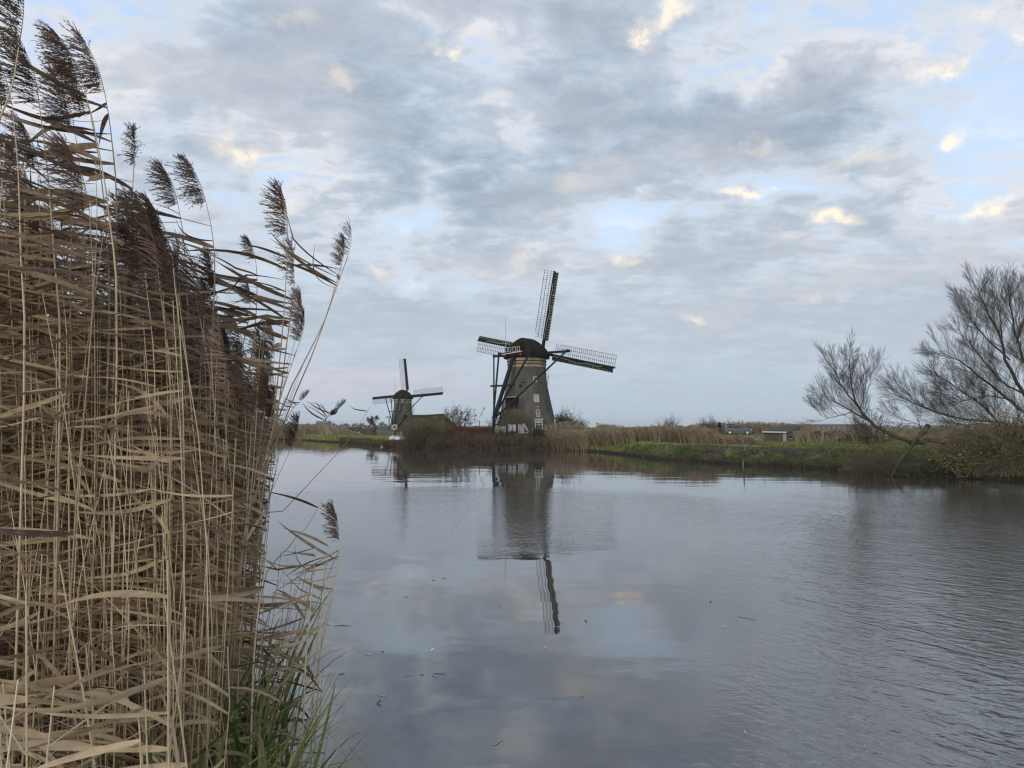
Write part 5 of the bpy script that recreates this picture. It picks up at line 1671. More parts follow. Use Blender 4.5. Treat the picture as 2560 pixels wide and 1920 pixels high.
# local: long side faces the viewer (x), roof rises to the right/back
W_, D_ = 2.75, 2.3
def planks(x0, x1, y, z0, z1f, n, axis, parent, mat, name='plank'):
    for k in range(n):
        a = x0 + (x1 - x0) * (k + .5) / n
        w = (x1 - x0) / n - .012
        zt = z1f(a)
        if axis == 'x':
            MB().box((a, y + .008 * (k % 2), (z0 + zt) / 2), (w, .04, zt - z0)).build(name, mat, parent)
        else:
            MB().box((y + .008 * (k % 2), a, (z0 + zt) / 2), (.04, w, zt - z0)).build(name, mat, parent)
p0, p1 = at(1911, 1100, 92), at(1957, 1101, 91)
p2, p3 = at(1966, 1101, 91), at(2000, 1099, 94)
sh.location = (p1.x, p1.y, p1.z - .05); sh.rotation_euler = (0, 0, 0)
def loc(p): return p - Vector(sh.location)
def wall_planks(a, b, za, zb, n, mat, name='plank', inset=0.0):
    a, b = loc(a), loc(b)
    d = (b - a); d.z = 0; L = d.length; u = d.normalized(); nn = Vector((u.y, -u.x, 0))
    for k in range(n):
        f = (k + .5) / n
        c = a.lerp(b, f) + nn * (.012 * (k % 2))
        zt = za + (zb - za) * f
        MB().box((c.x, c.y, zt / 2 - .05), (L / n - .015, .04, zt + .1), m=Matrix(((u.x, -u.y, 0), (u.y, u.x, 0), (0, 0, 1)))).build(name, mat, sh)
hz1 = 1.0
wall_planks(p0, p1, 1.05, 1.05, 12, M_PLANKB)
wall_planks(p1, p2, 1.02, 1.06, 1, M_PLASTER, 'corner_board')
wall_planks(p2, p3, 1.06, 1.72, 10, M_PLANKG)
pb0 = Vector((p0.x + 1.2, p0.y + 3.4, p0.z)); pb1 = Vector((p3.x, p3.y + .1, p3.z))
wall_planks(pb0, p3, 1.6, 1.7, 8, M_PLANKG)
rf_ = MB()
A = loc(at(1906, 1080, 91.6)); B = loc(at(1965, 1081.5, 90.6)); C_ = loc(at(2003, 1066.5, 94.2)); D2 = loc(at(1955, 1066, 95.5))
rf_.add([A, B, C_, D2, A + Vector((0, 0, .12)), B + Vector((0, 0, .12)), C_ + Vector((0, 0, .12)), D2 + Vector((0, 0, .12))],
        [(3, 2, 1, 0), (4, 5, 6, 7), (0, 1, 5, 4), (1, 2, 6, 5), (2, 3, 7, 6), (3, 0, 4, 7)])
rf_.build('roof', M_ROOFD, sh)
MB().beam(A + Vector((-.05, -.06, .03)), B + Vector((.05, -.06, .03)), .06, .16).build('gutter_board', M_WHITE, sh)
MB().beam(B + Vector((.05, -.05, .05)), C_ + Vector((.08, -.02, .05)), .06, .14).build('barge_board', M_PLANKG, sh)
wl = loc(at(1976, 1093, 91.2))
wo = MB().box(wl, (.36, .1, .34)).build('window', M_GLASS, sh)
MB().box(wl + Vector((0, -.07, -.19)), (.4, .06, .06)).build('sill', M_WHITE, wo)

# ---- parked hatchback on the dike road
M_CARP = surf('dark_grey_car_paint', (0.07, 0.082, 0.094), (0.08, 0.092, 0.105), 1, .25, spec=.6)
M_TYRE = surf('rubber', (0.015, 0.015, 0.015), (0.025, 0.025, 0.025), 3, .8)
M_RIM = surf('alloy', (0.35, 0.36, 0.37), (0.45, 0.46, 0.47), 3, .35, metal=.6)
M_LAMP = surf('lamp_glass', (0.5, 0.52, 0.55), (0.65, 0.66, 0.68), 3, .2)
cp = at(1845, 1087, 110); cp.z = gz(cp.x, cp.y) + .0
car = thing('parked_car', 'dark grey hatchback parked nose to the right between the reeds and the shed', 'car', cp, R(-12))
prof = [(-2.02, .38), (-2.05, .72), (-1.98, .98), (-1.80, 1.42), (-1.45, 1.50), (-.55, 1.53), (.10, 1.46), (.78, 1.10), (1.55, .92), (1.95, .72), (2.02, .40), (1.9, .26), (-1.9, .26)]
vs, fs = [], []
ys = [(-.84, 0.0), (-.80, .12), (.80, .12), (.84, 0.0)]
k = len(prof)
for (yy, ins) in ((-.86, 1), (-.62, 2), (.62, 2), (.86, 1)):
    for (x, z) in prof:
        top = smooth(.95, 1.5, z)
        y = (abs(yy) - .20 * top) * (1 if yy > 0 else -1)
        s = 1.0 if ins == 2 else .985
        zz = z if ins == 2 else .26 + (z - .26) * .955
        vs.append((x * s, y, zz))
for r_ in range(3):
    for i in range(k):
        j = (i + 1) % k
        fs.append((r_ * k + i, r_ * k + j, (r_ + 1) * k + j, (r_ + 1) * k + i))
fs.append(tuple(range(k))); fs.append(tuple(3 * k + i for i in reversed(range(k))))
bd_ = MB().add(vs, [tuple(reversed(f)) for f in fs]).build('body', M_CARP, car, smooth=False)
for nm, poly in (('rear_window', [(-1.55, 1.06), (-1.62, 1.36), (-.95, 1.40), (-.90, 1.06)]), ('front_window', [(-.82, 1.06), (-.87, 1.40), (-.05, 1.36), (.55, 1.06)])):
    yf = lambda z: -(.86 - .20 * smooth(.95, 1.5, z)) - .012
    MB().add([(x, yf(z), z) for x, z in poly] + [(x, yf(z) + .03, z) for x, z in poly], [(0, 3, 2, 1), (4, 5, 6, 7), (0, 1, 5, 4), (1, 2, 6, 5), (2, 3, 7, 6), (3, 0, 4, 7)]).build(nm, M_GLASS, car)
    MB().add([(x, -yf(z), z) for x, z in poly] + [(x, -yf(z) - .03, z) for x, z in poly], [(0, 1, 2, 3), (4, 7, 6, 5), (0, 4, 5, 1), (1, 5, 6, 2), (2, 6, 7, 3), (3, 7, 4, 0)]).build(nm, M_GLASS, car)
MB().add([(.14, -.58, 1.46), (.14, .58, 1.46), (.80, .66, 1.12), (.80, -.66, 1.12)], [(0, 3, 2, 1)]).build('windscreen', M_GLASS, car, loc=(.01, 0, .015))
MB().box((-1.0, 0, 1.56), (1.3, 1.1, .05)).build('roof_rack', M_TYRE, car)
for x in (-1.28, 1.28):
    for y in (-.80, .80):
        w = bpy.data.objects.new('wheel', None); COL.objects.link(w); w.parent = car; w.location = (x, y, .31)
        MB().tube([(0, -.11, 0), (0, .11, 0)], [.32, .32], 20).build('tyre', M_TYRE, w)
        MB().tube([(0, -.125, 0), (0, .125, 0)], [.20, .20], 14).build('rim', M_RIM, w)
for y in (-.62, .62):
    MB().box((1.80, y * 1.1, .76), (.36, .22, .13), m=Matrix.Rotation(R(8), 3, 'Y')).build('headlight', M_LAMP, car)
    MB().box((-1.99, y * 1.1, .95), (.1, .2, .25)).build('tail_light', M_RED, car)
MB().box((1.99, 0, .36), (.1, 1.3, .16)).build('front_bumper', M_TYRE, car)
MB().box((.42, -.97, 1.06), (.16, .18, .12)).build('wing_mirror', M_CARP, car)
MB().box((-.9, -.875, .84), (.18, .02, .03)).build('door_handle', M_TYRE, car)
MB().box((0, -.872, .52), (2.1, .015, .04)).build('sill_strip', M_TYRE, car)

# ---- black post box left of the car
bp_ = on_land(1799, 104)
b = thing('black_post', 'black square post with a thicker head left of the parked car', 'post', bp_)
MB().box((0, 0, 1.0), (.16, .16, 2.0)).build('post', M_BLACK, b)
MB().box((0, 0, 1.62), (.42, .34, .72)).build('box_head', M_BLACK, b, bevel=.02)
# low timber rail between car and shed
ra, rb_ = at(1848, 1091.5, 100), at(1906, 1094, 97)
rt = thing('low_rail', 'low pale timber rail running from the car towards the shed', 'rail', (ra.x, ra.y, gz(ra.x, ra.y)))
q0 = Vector(rt.location)
MB().beam(ra - q0, rb_ - q0, .10, .16).build('rail', M_PLANKG, rt)
for f in (.05, .35, .65, .95):
    p = ra.lerp(rb_, f); g0 = gz(p.x, p.y)
    MB().box(Vector((p.x, p.y, (p.z + g0) / 2)) - q0, (.08, .08, max(p.z - g0, .2) + .1)).build('post', M_PLANKG, rt)
# stakes on the bank
p = on_land(1858, 61.8)
o = MB().tube([(0, 0, -.2), (.01, 0, .85)], [.06, .055], 7).build('stake', M_PLANKG); o.location = p
tag(o, 'thick weathered stake on the bank right of the earth patch', 'stake', 'stakes in the bank')
p = on_land(1861, 60.5)
o = MB().tube([(0, 0, -.2), (.02, 0, .6)], [.025, .02], 6).build('stake', M_PLASTER); o.location = p
tag(o, 'thin pale stake right beside the thick weathered one', 'stake', 'stakes in the bank')
p = ground(1665, 1149)
o = MB().tube([(0, 0, -.6), (.0, 0, 1.35)], [.055, .05], 7).build('stake', M_PLANKG); o.location = (p.x, p.y - .1, 0)
tag(o, 'grey stake standing in the water at the grassy point', 'stake', 'stakes in the bank')
p = ground(1856, 1163.5)
o = MB().tube([(0, 0, -.6), (.02, 0, .40)], [.07, .06], 7).build('stake', M_PLANKG); o.location = (p.x, p.y - .15, 0)
tag(o, 'short thick stake in the water below the bank', 'stake', 'stakes in the bank')
# planks on the grass
p = on_land(1985, 62)
o = MB().box((0, 0, .06), (1.0, .16, .05), rz=R(12)).build('plank', M_PLANKB); o.location = p
tag(o, 'short pale plank lying on top of the right bank', 'plank')
for i, (x, y, s, l_) in enumerate(((2075, 1153, .10, 'larger pale ball of litter caught in the bank grass'), (2070, 1158, .07, 'smaller pale ball of litter just below the larger one'))):
    q = at(x, y, 54.5 - i * .6)
    o = MB().lathe([(.001, -s), (s * .8, -s * .6), (s, 0), (s * .75, s * .65), (.001, s * .95)], 8).build('litter_ball', M_WHITE, smooth=True); o.location = q
    tag(o, l_, 'litter')
# driftwood poles at the water, right
for i, (a, b_, r_, lab) in enumerate([((2385, 1192), (2450, 1183), .025, 'upper of the crossed drift poles at the foot of the scrub'), ((2390, 1193), (2435, 1192), .03, 'lower of the crossed drift poles at the foot of the scrub'), ((2320, 1186), (2400, 1188), .02, 'long thin pole floating along the dark bank')]):
    A, B = ground(*a, .04), ground(*b_, .06)
    if i == 0: B.z = .35
    o = MB().tube([A - A, (B - A) * .5 + Vector((0, 0, .02)), B - A], [r_, r_, r_ * .7], 6).build('drift_pole', M_PLANKG); o.location = A
    tag(o, lab, 'pole')

# ---- far long building, right
fb = thing('long_building', 'long low distant building with pale panels and a flat grey roof, right horizon', 'building', (at(2050, 1068, 420).x, 420, .6))
x0, x1 = at(1970, 1068, 420).x - fb.location.x, at(2165, 1068, 420).x - fb.location.x
MB().box(((x0 + x1) / 2, 3, 1.8), (x1 - x0, 10, 3.6)).build('wall', M_FARB, fb)
MB().box(((x0 + x1) / 2 + 1, 3, 3.95), (x1 - x0 - 3, 11, .7)).build('roof', M_FARG, fb)
npan = 15
for k in range(npan):
    x = x0 + 1.6 + (x1 - x0 - 3.2) * k / (npan - 1)
    MB().box((x, -2.06, 2.1), (1.25, .12, 2.4)).build('window', M_FARW, fb)
# ---- far apartment block, left
fa = thing('apartment_block', 'small distant apartment block over the left meadow', 'building', (at(806, 1068, 480).x, 480, .6))
MB().box((0, 3, 3.3), (8.2, 8, 6.6)).build('wall', M_FARG, fa)
MB().box((-4.9, 4, 2.4), (1.6, 8, 4.8)).build('wing', M_FARB, fa)
for c_ in range(5):
    for r_ in range(2):
        MB().box((-3.2 + 1.6 * c_, -1.05, 2.0 + 2.6 * r_), (.8, .1, 1.2)).build('window', M_GLASS, fa)
# ---- garden sheds at the left
def shed(name, label, x0_, x1_, ybase, Y, h, mat, roof, pitch=.4, door=None):
    A, B = at(x0_, ybase, Y), at(x1_, ybase, Y)
    w = (B - A).length; c0 = (A + B) / 2; z = gz(c0.x, c0.y)
    s = thing(name, label, 'shed', (c0.x, c0.y, z - .1))
    d = 3.0
    MB().box((0, d / 2, h / 2), (w, d, h)).build('wall', mat, s)
    MB().add([(-w / 2 - .2, -.3, h), (w / 2 + .2, -.3, h), (w / 2 + .2, d + .3, h), (-w / 2 - .2, d + .3, h), (-w / 2 - .2, d / 2, h + pitch), (w / 2 + .2, d / 2, h + pitch)],
             [(0, 1, 5, 4), (2, 3, 4, 5), (0, 4, 3), (1, 2, 5), (0, 3, 2, 1)]).build('roof', roof, s)
    if door:
        MB().box((door, -.06, h * .42), (.8, .08, h * .8)).build('door', M_BLACK, s)
    return s
shed('garden_shed', 'small pale slatted shed with a dark open end, left meadow', 829, 848, 1087, 176, 1.5, M_PLANKG, M_ROOFD, .2, .65)
shed('garden_shed', 'low brown shed with a dark tarp beside the crooked tree', 900, 931, 1087, 185, 1.6, M_PLANKB, M_ROOFD, .25)
shed('garden_shed', 'low thatched lean-to left of the tarp covered shed', 872, 898, 1087, 188, 1.5, M_PLANKB, M_MOSS, .7)
for (x, y, Y, s, lab) in ((886, 1085.5, 180, .5, 'left white garden chair on the far meadow'), (898, 1086, 180, .5, 'right white garden chair on the far meadow')):
    p = at(x, 1088, Y); p.z = gz(p.x, p.y)
    t_ = thing('garden_chair', lab, 'chair', p, R(20), 'white garden chairs')
    MB().box((0, 0, .42), (s, s, .05)).build('seat', M_WHITE, t_); MB().box((0, .24, .7), (s, .05, .6)).build('backrest', M_WHITE, t_)
    for a in (-1, 1):
        for b_ in (-1, 1):
            MB().box((a * .22, b_ * .22, .2), (.05, .05, .4)).build('leg', M_WHITE, t_)
# fence by the garden
p = at(965, 1088, 200); p.z = gz(p.x, p.y)
fc = thing('garden_fence', 'low grey fence between the garden and the second windmill', 'fence', p)
for k in range(9):
    MB().box((-2.4 + .6 * k, 0, .5), (.5, .05, 1.0)).build('panel', M_PLANKG, fc)
for k in (0, 4, 8):
    MB().box((-2.4 + .6 * k, .08, .6), (.1, .1, 1.3)).build('post', M_PLANKG, fc)
# timber post with crossbeam left of mill 2
p = at(972.5, 1085, 225); p.z = gz(p.x, p.y)
tp = thing('crossbeam_post', 'thin dark post with a short crossbeam left of the second windmill', 'post', p)
MB().box((0, 0, 2.6), (.22, .22, 5.2)).build('post', M_TAIL, tp)
MB().box((-.2, 0, 5.1), (1.9, .2, .28)).build('crossbeam', M_TAIL, tp)
MB().beam((.1, 0, .0), (.75, 0, 3.0), .16).build('brace', M_PLANKG, tp)

# ---- thatched open barn with white posts, between boat and second windmill
YB = 118
bn = thing('thatched_barn', 'dark thatched open barn with pale posts behind the white boat', 'barn', (at(1060, 1068, YB).x, YB, .85))
def bl(x, y, Y): return at(x, y, Y) - Vector(bn.location)
e0, e1 = bl(990, 1073, YB - 1), bl(1140, 1073, YB - 1)
r0_, r1_ = bl(1016, 1040, YB + 2.6), bl(1112, 1037, YB + 2.6)
b0, b1 = Vector((e0.x, e0.y + 7.5, e0.z)), Vector((e1.x, e1.y + 7.5, e1.z))
th = MB()
dz_ = Vector((0, 0, -.35))
th.add([e0, e1, r1_, r0_, b0, b1, e0 + dz_, e1 + dz_, b0 + dz_, b1 + dz_], [(0, 1, 2, 3), (5, 4, 3, 2), (4, 0, 3), (1, 5, 2), (6, 7, 1, 0), (9, 8, 4, 5), (8, 6, 0, 4), (7, 9, 5, 1), (6, 8, 9, 7)])
th.build('roof', M_MOSS, bn)
MB().tube([r0_ + Vector((0, 0, .05)), (r0_ + r1_) / 2 + Vector((0, 0, -.03)), r1_ + Vector((0, 0, .08))], .14, 6).build('ridge', M_MOSS, bn)
MB().beam(e0 + Vector((.1, -.1, .05)), r0_ + Vector((0, -.1, .1)), .16, .24).build('barge_board', M_BLACK, bn)
MB().box(((e0.x + e1.x) / 2, 3.6, e0.z / 2 - .1), (e1.x - e0.x - .6, .2, e0.z)).build('back_wall', M_BLACK, bn)
for x, x2 in ((993, 997), (1002, 1002), (1004.5, 1009), (1020, 1020), (1044, 1044), (1066, 1066)):
    a, c_ = bl(x, 1073, YB - .8), bl(x2, 1094, YB - .8)
    MB().beam((a.x, a.y, a.z - .1), (c_.x, c_.y, -.1), .13, .13).build('post', M_PLASTER, bn)
MB().beam(bl(989.5, 1074, YB - 1.3), bl(989.5, 1094, YB - 1.3), .16, .16).build('corner_post', M_BLACK, bn)
# garden windwheel with white blades in front of it
wp = at(986.5, 1068, 112)
ww = thing('wind_wheel', 'small garden windwheel with white blades before the barn gable', 'windwheel', (wp.x, 112, gz(wp.x, 112)))
MB().tube([(0, 0, 0), (0, 0, wp.z - ww.location.z)], .04, 6).build('pole', M_TAIL, ww)
for k in range(8):
    a = 2 * math.pi * k / 8 + .3
    c = Vector((0, -.06, wp.z - ww.location.z))
    MB().beam(c + Vector((math.cos(a) * .18, 0, math.sin(a) * .18)), c + Vector((math.cos(a) * .48, 0, math.sin(a) * .48)), .08, .02, up=(0, 1, 0), w2=.24).build('blade', M_WHITE, ww)

# ---- upturned white boat on the spit
A, B = at(978, 1100.5, 116), at(1024, 1099, 114.5)
bo = thing('upturned_boat', 'white boat lying keel up on the shore spit', 'boat', (A.x, A.y, gz(A.x, A.y) + .05), math.atan2((B - A).y, (B - A).x))
L_ = (B - A).length
secs = 12; hull = MB(); vs = []
for i in range(secs + 1):
    u = i / secs
    w = .72 * math.sin(math.pi * min(u * .55 + .42, 1)) ** .8 * (1 if u < .95 else .5)
    h = .74 - .22 * u
    for k in range(7):
        a = math.pi * k / 6
        vs.append((u * L_, -math.cos(a) * w, math.sin(a) ** .7 * h * (.9 if 0 < k < 6 else 1)))
fs = [(i * 7 + k, (i + 1) * 7 + k, (i + 1) * 7 + k + 1, i * 7 + k + 1) for i in range(secs) for k in range(6)]
fs += [tuple(range(7))[::-1], tuple(secs * 7 + k for k in range(7))]
hull.add(vs, fs).build('hull', M_BOAT, bo, smooth=True)
MB().beam((.1, 0, .76), (L_ - .1, 0, .54), .06, .06).build('keel', M_WHITE, bo)
MB().beam((0, -.75, .05), (L_ * .75, -.72, .05), .06, .08).build('gunwale', M_PLANKG, bo)
p = at(1014, 1101, 112)
o = MB()
g = random.Random(4)
nx_, ny_ = 9, 5
vs = [(x * .22, y * .2, .35 + .16 * math.sin(x * 1.1) * math.cos(y * 1.3) - .05 * x + g.uniform(-.05, .05)) for y in range(ny_) for x in range(nx_)]
o.add(vs, [(y * nx_ + x, y * nx_ + x + 1, (y + 1) * nx_ + x + 1, (y + 1) * nx_ + x) for y in range(ny_ - 1) for x in range(nx_ - 1)])
o = o.build('crumpled_tarp', M_SHEET); md = o.modifiers.new('thick', 'SOLIDIFY'); md.thickness = .02
o.location = (p.x, p.y, gz(p.x, p.y) - .05); tag(o, 'crumpled pale tarp at the right end of the white boat', 'tarp')
for x, y, h, lab in ((953, 1105, .75, 'left of two thin white pegs on the meadow shore'), (957, 1105, .6, 'right of two thin white pegs on the meadow shore')):
    p = at(x, y, 108); o = MB().box((0, 0, h / 2), (.09, .09, h)).build('peg', M_WHITE); o.location = (p.x, p.y, gz(p.x, p.y)); tag(o, lab, 'peg', 'white pegs')
o = MB().box((0, 0, .1), (1.1, .3, .06), rz=.2).build('plank', M_PLASTER); p = on_land(947, 104.5); o.location = p; tag(o, 'pale plank lying on the spit left of the boat', 'plank')

# ---- pale things in the mill yard
def yard(x, y, Y):
    p = at(x, y, Y); return p
def cloth(name, label, x0_, x1_, yt, yb, Y, seed, cat='cloth', mat=None, stripes=True):
    """hanging sheet with real folds"""
    A, B = at(x0_, yt, Y), at(x1_, yb, Y)
    g = random.Random(seed); nx_, nz_ = 18, 6
    w, h = B.x - A.x, A.z - B.z
    vs = []
    for j in range(nz_ + 1):
        for i in range(nx_ + 1):
            u, v = i / nx_, j / nz_
            vs.append((u * w + .04 * math.sin(v * 7 + seed), .10 * math.sin(u * w * 11 + seed + v * 1.5) + .05 * math.sin(u * 23), -v * h * (1 - .12 * math.sin(u * 5 + seed)) - .10 * math.sin(u * math.pi)))
    fs = [(j * (nx_ + 1) + i, j * (nx_ + 1) + i + 1, (j + 1) * (nx_ + 1) + i + 1, (j + 1) * (nx_ + 1) + i) for j in range(nz_) for i in range(nx_)]
    o = MB().add(vs, fs).build(name, mat or M_STRIPE, smooth=True); o.location = A
    md = o.modifiers.new('thick', 'SOLIDIFY'); md.thickness = .015
    return tag(o, label, cat)
m, t, bs = mat_new('striped_canvas')
tc = t.n('ShaderNodeTexCoord').outputs['Object']
wv = t.n('ShaderNodeTexWave', wave_type='BANDS', bands_direction='X'); wv.inputs['Scale'].default_value = 1.4; wv.inputs['Distortion'].default_value = 2.5; t.l(tc, wv.inputs[0])
t.l(t.ramp(wv.outputs[1], [(.25, (.10, .11, .17)), (.5, (.27, .27, .31)), (.8, (.36, .355, .365))]), bs.inputs['Base Color'])
M_STRIPE = m
cloth('canvas_sheet', 'striped pale canvas hanging left of the tilted board', 1295, 1312, 1060, 1081, 100.9, 2)
cloth('canvas_sheet', 'striped pale canvas in the middle of the mill yard', 1270, 1290, 1060, 1079, 100.9, 5)
cloth('canvas_sheet', 'small pale patterned canvas right of the picket fence', 1253, 1265, 1065, 1080, 100.9, 8)
a, b_ = at(1309, 1059, 100.4), at(1322, 1082, 100.4)
o = MB().beam((0, 0, 0), b_ - a, .24, .05, up=(0, 1, 0)).build('tilted_board', M_PLASTER); o.location = a; tag(o, 'pale board leaning against the striped canvas', 'board')
pf = thing('picket_fence', 'pale picket fence at the left foot of the big windmill', 'fence', at(1233, 1084, 101.2))
for k in range(8):
    x = k * .14
    MB().box((x, .01 * (k % 2), .50 - .05 * (k % 3)), (.085, .03, 1.05)).build('picket', M_PLASTER, pf)
MB().box((.5, .04, .75), (1.1, .03, .07)).build('rail', M_PLANKG, pf)
MB().box((.5, .04, .25), (1.1, .03, .07)).build('rail', M_PLANKG, pf)
o = MB().box((0, 0, .35), (.10, .10, 1.0)).build('white_post', M_WHITE); p = at(1330.5, 1081, 100.3); o.location = (p.x, p.y, p.z - .3); tag(o, 'thin white post left of the ground floor window', 'post')
for x0_, x1_, y_, lab in ((1296, 1322, 1082, 'left pale edging beam in the mill yard'), (1344, 1366, 1081.5, 'right pale edging beam under the mill window')):
    a, b_ = at(x0_, y_, 100.2), at(x1_, y_, 100.2)
    o = MB().beam((0, 0, 0), b_ - a, .12, .12).build('edging_beam', M_PLASTER); o.location = a; tag(o, lab, 'beam')
a = at(1340, 1077, 100.6)
rl_ = thing('garden_rail', 'low grey garden rail below the ground floor window', 'rail', a)
MB().box((.7, 0, .1), (1.6, .05, .06)).build('rail', M_PLANKG, rl_)
MB().box((.7, 0, -.12), (1.6, .05, .05)).build('rail', M_PLANKG, rl_)
for k in range(3): MB().box((.05 + .7 * k, 0, -.15), (.06, .06, .6)).build('post', M_PLANKG, rl_)
p = at(1199, 1063, 106); o = MB().tube([(0, 0, -1.6), (0, 0, .75)], .05, 6).build('thin_post', M_TAIL); o.location = p; tag(o, 'thin dark post rising over the rusty hedge', 'post')

# ---- trampled earth on top of the right bank
V, Fc = [], []
nn_ = 40; mm_ = 6
for i in range(nn_ + 1):
    x = 1680 + (2060 - 1680) * i / nn_
    e = math.sin(math.pi * i / nn_) ** .4
    for j in range(mm_ + 1):
        tt_ = 4.6 + (-2.2 + 4.4 * j / mm_) * e + .5 * mnoise.noise(Vector((i * .35, j * .5, 9)))
        Y = shore_Y(x) + tt_; X = ray(x, 1068)[0] * Y
        V.append((X, Y, land_z(x, X, Y, Y - shore_Y(x)) + .035 + .05 * mnoise.noise(Vector((X * 1.3, Y * 1.3, 3)))))
for i in range(nn_):
    for j in range(mm_):
        b0_ = i * (mm_ + 1) + j
        Fc.append((b0_, b0_ + mm_ + 1, b0_ + mm_ + 2, b0_ + 1))
M_EARTH = surf('trampled_earth', (0.035, 0.030, 0.027), (0.10, 0.085, 0.07), 2.5, .95, 1.0, 9, spec=.1)
o = link('bare_earth', np_mesh('bare_earth', V, Fc, smooth=True), M_EARTH); tag(o, 'dark trampled earth strip on the right bank', kind='structure')

# ================================================================== small bird on the slanting stalk
M_BIRD = surf('sparrow_feathers', (0.12, 0.095, 0.07), (0.30, 0.25, 0.19), 40, .8, spec=.1)
M_BIRDD = surf('sparrow_dark_feathers', (0.035, 0.028, 0.022), (0.10, 0.07, 0.05), 60, .8, spec=.1)
bc = at(837, 1028.5, 6.2)
bird = thing('sparrow', 'small brown sparrow clinging to the slanting reed stalk over the meadow', 'bird', bc)
u_ = 6.2 / F    # metres per photo pixel here
def bpnt(x, y, dy=0): return at(x, y, 6.2 + dy) - bc
body = MB()
ax0, ax1 = bpnt(826, 1036.5), bpnt(841, 1022.5)
spine = [ax0, bpnt(829, 1033.5), bpnt(834, 1030), bpnt(838, 1027), bpnt(840, 1023.5), bpnt(841.5, 1021.5), bpnt(842.5, 1020.5)]
body.tube(bez(spine, 18), [u_ * r_ for r_ in (1.2, 2.6, 4.0, 5.2, 6.2, 6.8, 7.1, 7.0, 6.7, 6.2, 5.6, 5.0, 4.7, 4.6, 4.6, 4.4, 3.8, 2.6, .8)], 14)
body.build('body', M_BIRD, bird, smooth=True)
MB().beam(bpnt(828, 1035), bpnt(819.5, 1039.8), u_ * 2.8, u_ * 1.0, w2=u_ * 2.2, h2=u_ * .6).build('tail', M_BIRDD, bird)
MB().tube([bpnt(826.5, 1035.5, -.02), bpnt(832, 1029.5, -.026), bpnt(836.5, 1025, -.02)], [u_ * 1.0, u_ * 3.2, u_ * 1.4], 8).build('wing', M_BIRDD, bird, smooth=True)
MB().tube([bpnt(826.5, 1035.5, .02), bpnt(832, 1029.5, .026), bpnt(836.5, 1025, .02)], [u_ * 1.0, u_ * 3.2, u_ * 1.4], 8).build('wing', M_BIRDD, bird, smooth=True)
MB().tube([bpnt(842.6, 1021.8), bpnt(846.5, 1023.2)], [u_ * 1.5, u_ * .3], 6).build('beak', M_BLACK, bird)
MB().tube([bpnt(842.4, 1020.8, -.0145), bpnt(842.4, 1020.8, -.0165)], [u_ * .9, u_ * .6], 8).build('eye', M_BLACK, bird)
for dx in (0, 2.2):
    MB().tube([bpnt(830 + dx, 1035), bpnt(830.8 + dx, 1039 - dx * .6)], u_ * .5, 5).build('leg', M_BLACK, bird)

# ================================================================== leaves and scraps afloat
M_FLOATP = surf('pale_dead_leaf', (0.42, 0.38, 0.26), (0.58, 0.54, 0.40), 20, .6)
M_FLOATD = surf('dark_wet_twig', (0.015, 0.013, 0.011), (0.035, 0.03, 0.025), 20, .4)
M_FLOATW = surf('white_feather', (0.65, 0.66, 0.68), (0.8, 0.8, 0.82), 20, .7)
rd = random.Random(77)
def floater(x, y, x2, y2, w, mat, lab, cat='floating leaf', name='floating_leaf', group='scraps floating on the water'):
    w *= .36
    A, B = ground(x, y, .003), ground(x2, y2, .003)
    P = [A, A.lerp(B, .35) + Vector((rd.gauss(0, .01), rd.gauss(0, .01), .001)), A.lerp(B, .7) + Vector((rd.gauss(0, .01), rd.gauss(0, .01), .001)), B]
    d = (B - A).normalized(); sd = Vector((-d.y, d.x, 0))
    mb = MB(); vs = []
    for p, k in zip(P, (.15, 1, .8, .1)):
        q = p - A
        vs += [q - sd * w * k / 2 + Vector((0, 0, .001)), q + Vector((0, 0, -.001)), q + sd * w * k / 2 + Vector((0, 0, .002))]
    fs = []
    for i in range(3):
        b = i * 3; fs += [(b, b + 1, b + 4, b + 3), (b + 1, b + 2, b + 5, b + 4)]
    o = mb.add(vs, fs).build(name, mat); o.location = A
    md = o.modifiers.new('thick', 'SOLIDIFY'); md.thickness = .002
    return tag(o, lab, cat, group)
floater(1231, 1864, 1260, 1849, .035, M_FLOATP, 'curled pale leaf floating at the bottom centre')
floater(1857, 1826, 1868, 1836, .05, M_FLOATP, 'small twisted leaf floating at the lower right')
floater(1455, 1731, 1461, 1744, .05, M_FLOATP, 'pale leaf floating alone right of centre')
floater(945, 1740, 967, 1742, .035, M_FLOATW, 'flat white scrap floating above the dark hooked twig')
floater(944, 1755, 952, 1767, .03, M_FLOATD, 'lower arm of the dark hooked twig', 'floating twig', 'floating_twig')
floater(944, 1756, 952, 1750, .03, M_FLOATD, 'upper arm of the dark hooked twig', 'floating twig', 'floating_twig')
floater(1078, 1629, 1082, 1621, .10, M_FLOATW, 'bright white feather floating in the middle of the calm water', 'feather', 'feather')
floater(917, 1634, 924, 1638, .07, M_FLOATW, 'small white scrap floating left of the bright feather')
floater(952, 1629, 960, 1628, .06, M_FLOATD, 'small black scrap floating between the two white ones')
floater(1358, 1616, 1364, 1623, .06, M_FLOATW, 'small pale scrap below the reflected sail tip')
floater(1079, 1686, 1094, 1694, .04, M_FLOATP, 'yellowish leaf strip at the right end of the drift line')
floater(1084, 1683, 1115, 1686, .03, M_FLOATD, 'dark stalk at the right end of the drift line', 'floating twig', 'floating_twig')
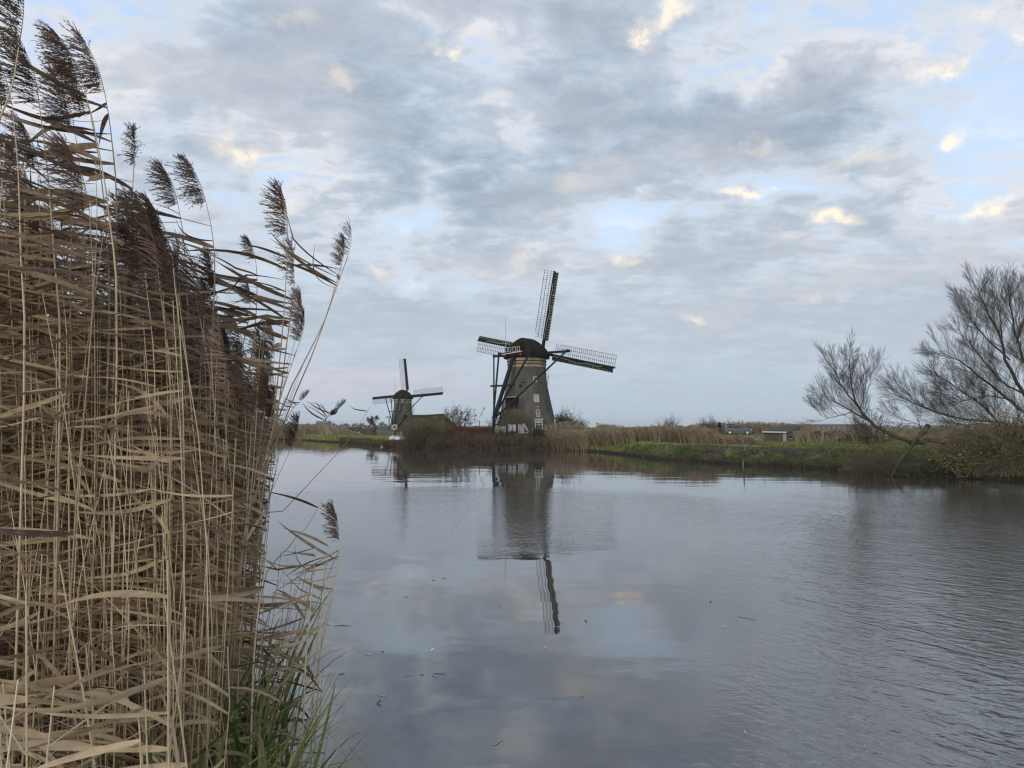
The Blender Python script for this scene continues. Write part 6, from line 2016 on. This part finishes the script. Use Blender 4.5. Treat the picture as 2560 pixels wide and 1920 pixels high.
floater(1051, 1686, 1061, 1687, .05, M_FLOATD, 'short black scrap in the drift line')
floater(1010, 1692, 1020, 1684, .04, M_FLOATP, 'left slanting leaf of the pair in the drift line')
floater(1016, 1690, 1028, 1687, .04, M_FLOATP, 'right slanting leaf of the pair in the drift line')
floater(846, 1687, 862, 1685, .05, M_FLOATD, 'dark leaf floating at the left of the drift line')
floater(835, 1565, 878, 1563, .07, M_FLOATD, 'long dark raft of stalks off the low water reeds', 'floating twig', 'floating_twig')
floater(866, 1566, 880, 1562, .06, M_FLOATW, 'white tip of the raft of stalks')
floater(815, 1564, 826, 1562, .06, M_FLOATD, 'short dark scrap left of the raft of stalks')
floater(1011, 1492, 1020, 1493, .06, M_FLOATD, 'left of two dark scraps beside the bright patch')
floater(1106, 1445, 1114, 1446, .08, M_FLOATD, 'right dark scrap left of the reflected windmill')
floater(1080, 1450, 1088, 1451, .08, M_FLOATD, 'left dark scrap left of the reflected windmill')
floater(1844, 1541, 1890, 1550, .02, M_FLOATD, 'long thin stalk floating in the open water at the right', 'floating twig', 'floating_twig')
floater(1809, 1565, 1814, 1568, .08, M_FLOATW, 'tiny white scrap below the long thin stalk')
floater(1773, 1503, 1777, 1507, .07, M_FLOATD, 'tiny dark scrap above the long thin stalk')
floater(1466, 1550, 1467, 1556, .05, M_FLOATD, 'tiny dark peg right of the reflected sail')
floater(1244, 1513, 1254, 1516, .06, M_FLOATP, 'pale scrap left of the reflected sail')

# ================================================================== thin air between here and the horizon
hb = MB()
hb.box((0, 3050, 18), (26000, 6700, 40))
m = bpy.data.materials.new('thin_haze'); m.use_nodes = True
nt_ = m.node_tree; nt_.nodes.clear()
ho_ = nt_.nodes.new('ShaderNodeOutputMaterial'); hv = nt_.nodes.new('ShaderNodeVolumePrincipled')
hv.inputs['Density'].default_value = 0.00016
hv.inputs['Color'].default_value = (0.86, 0.90, 0.96, 1)
nt_.links.new(hv.outputs[0], ho_.inputs['Volume'])
o = hb.build('haze', m)
tag(o, 'thin damp air over the polder', kind='stuff')
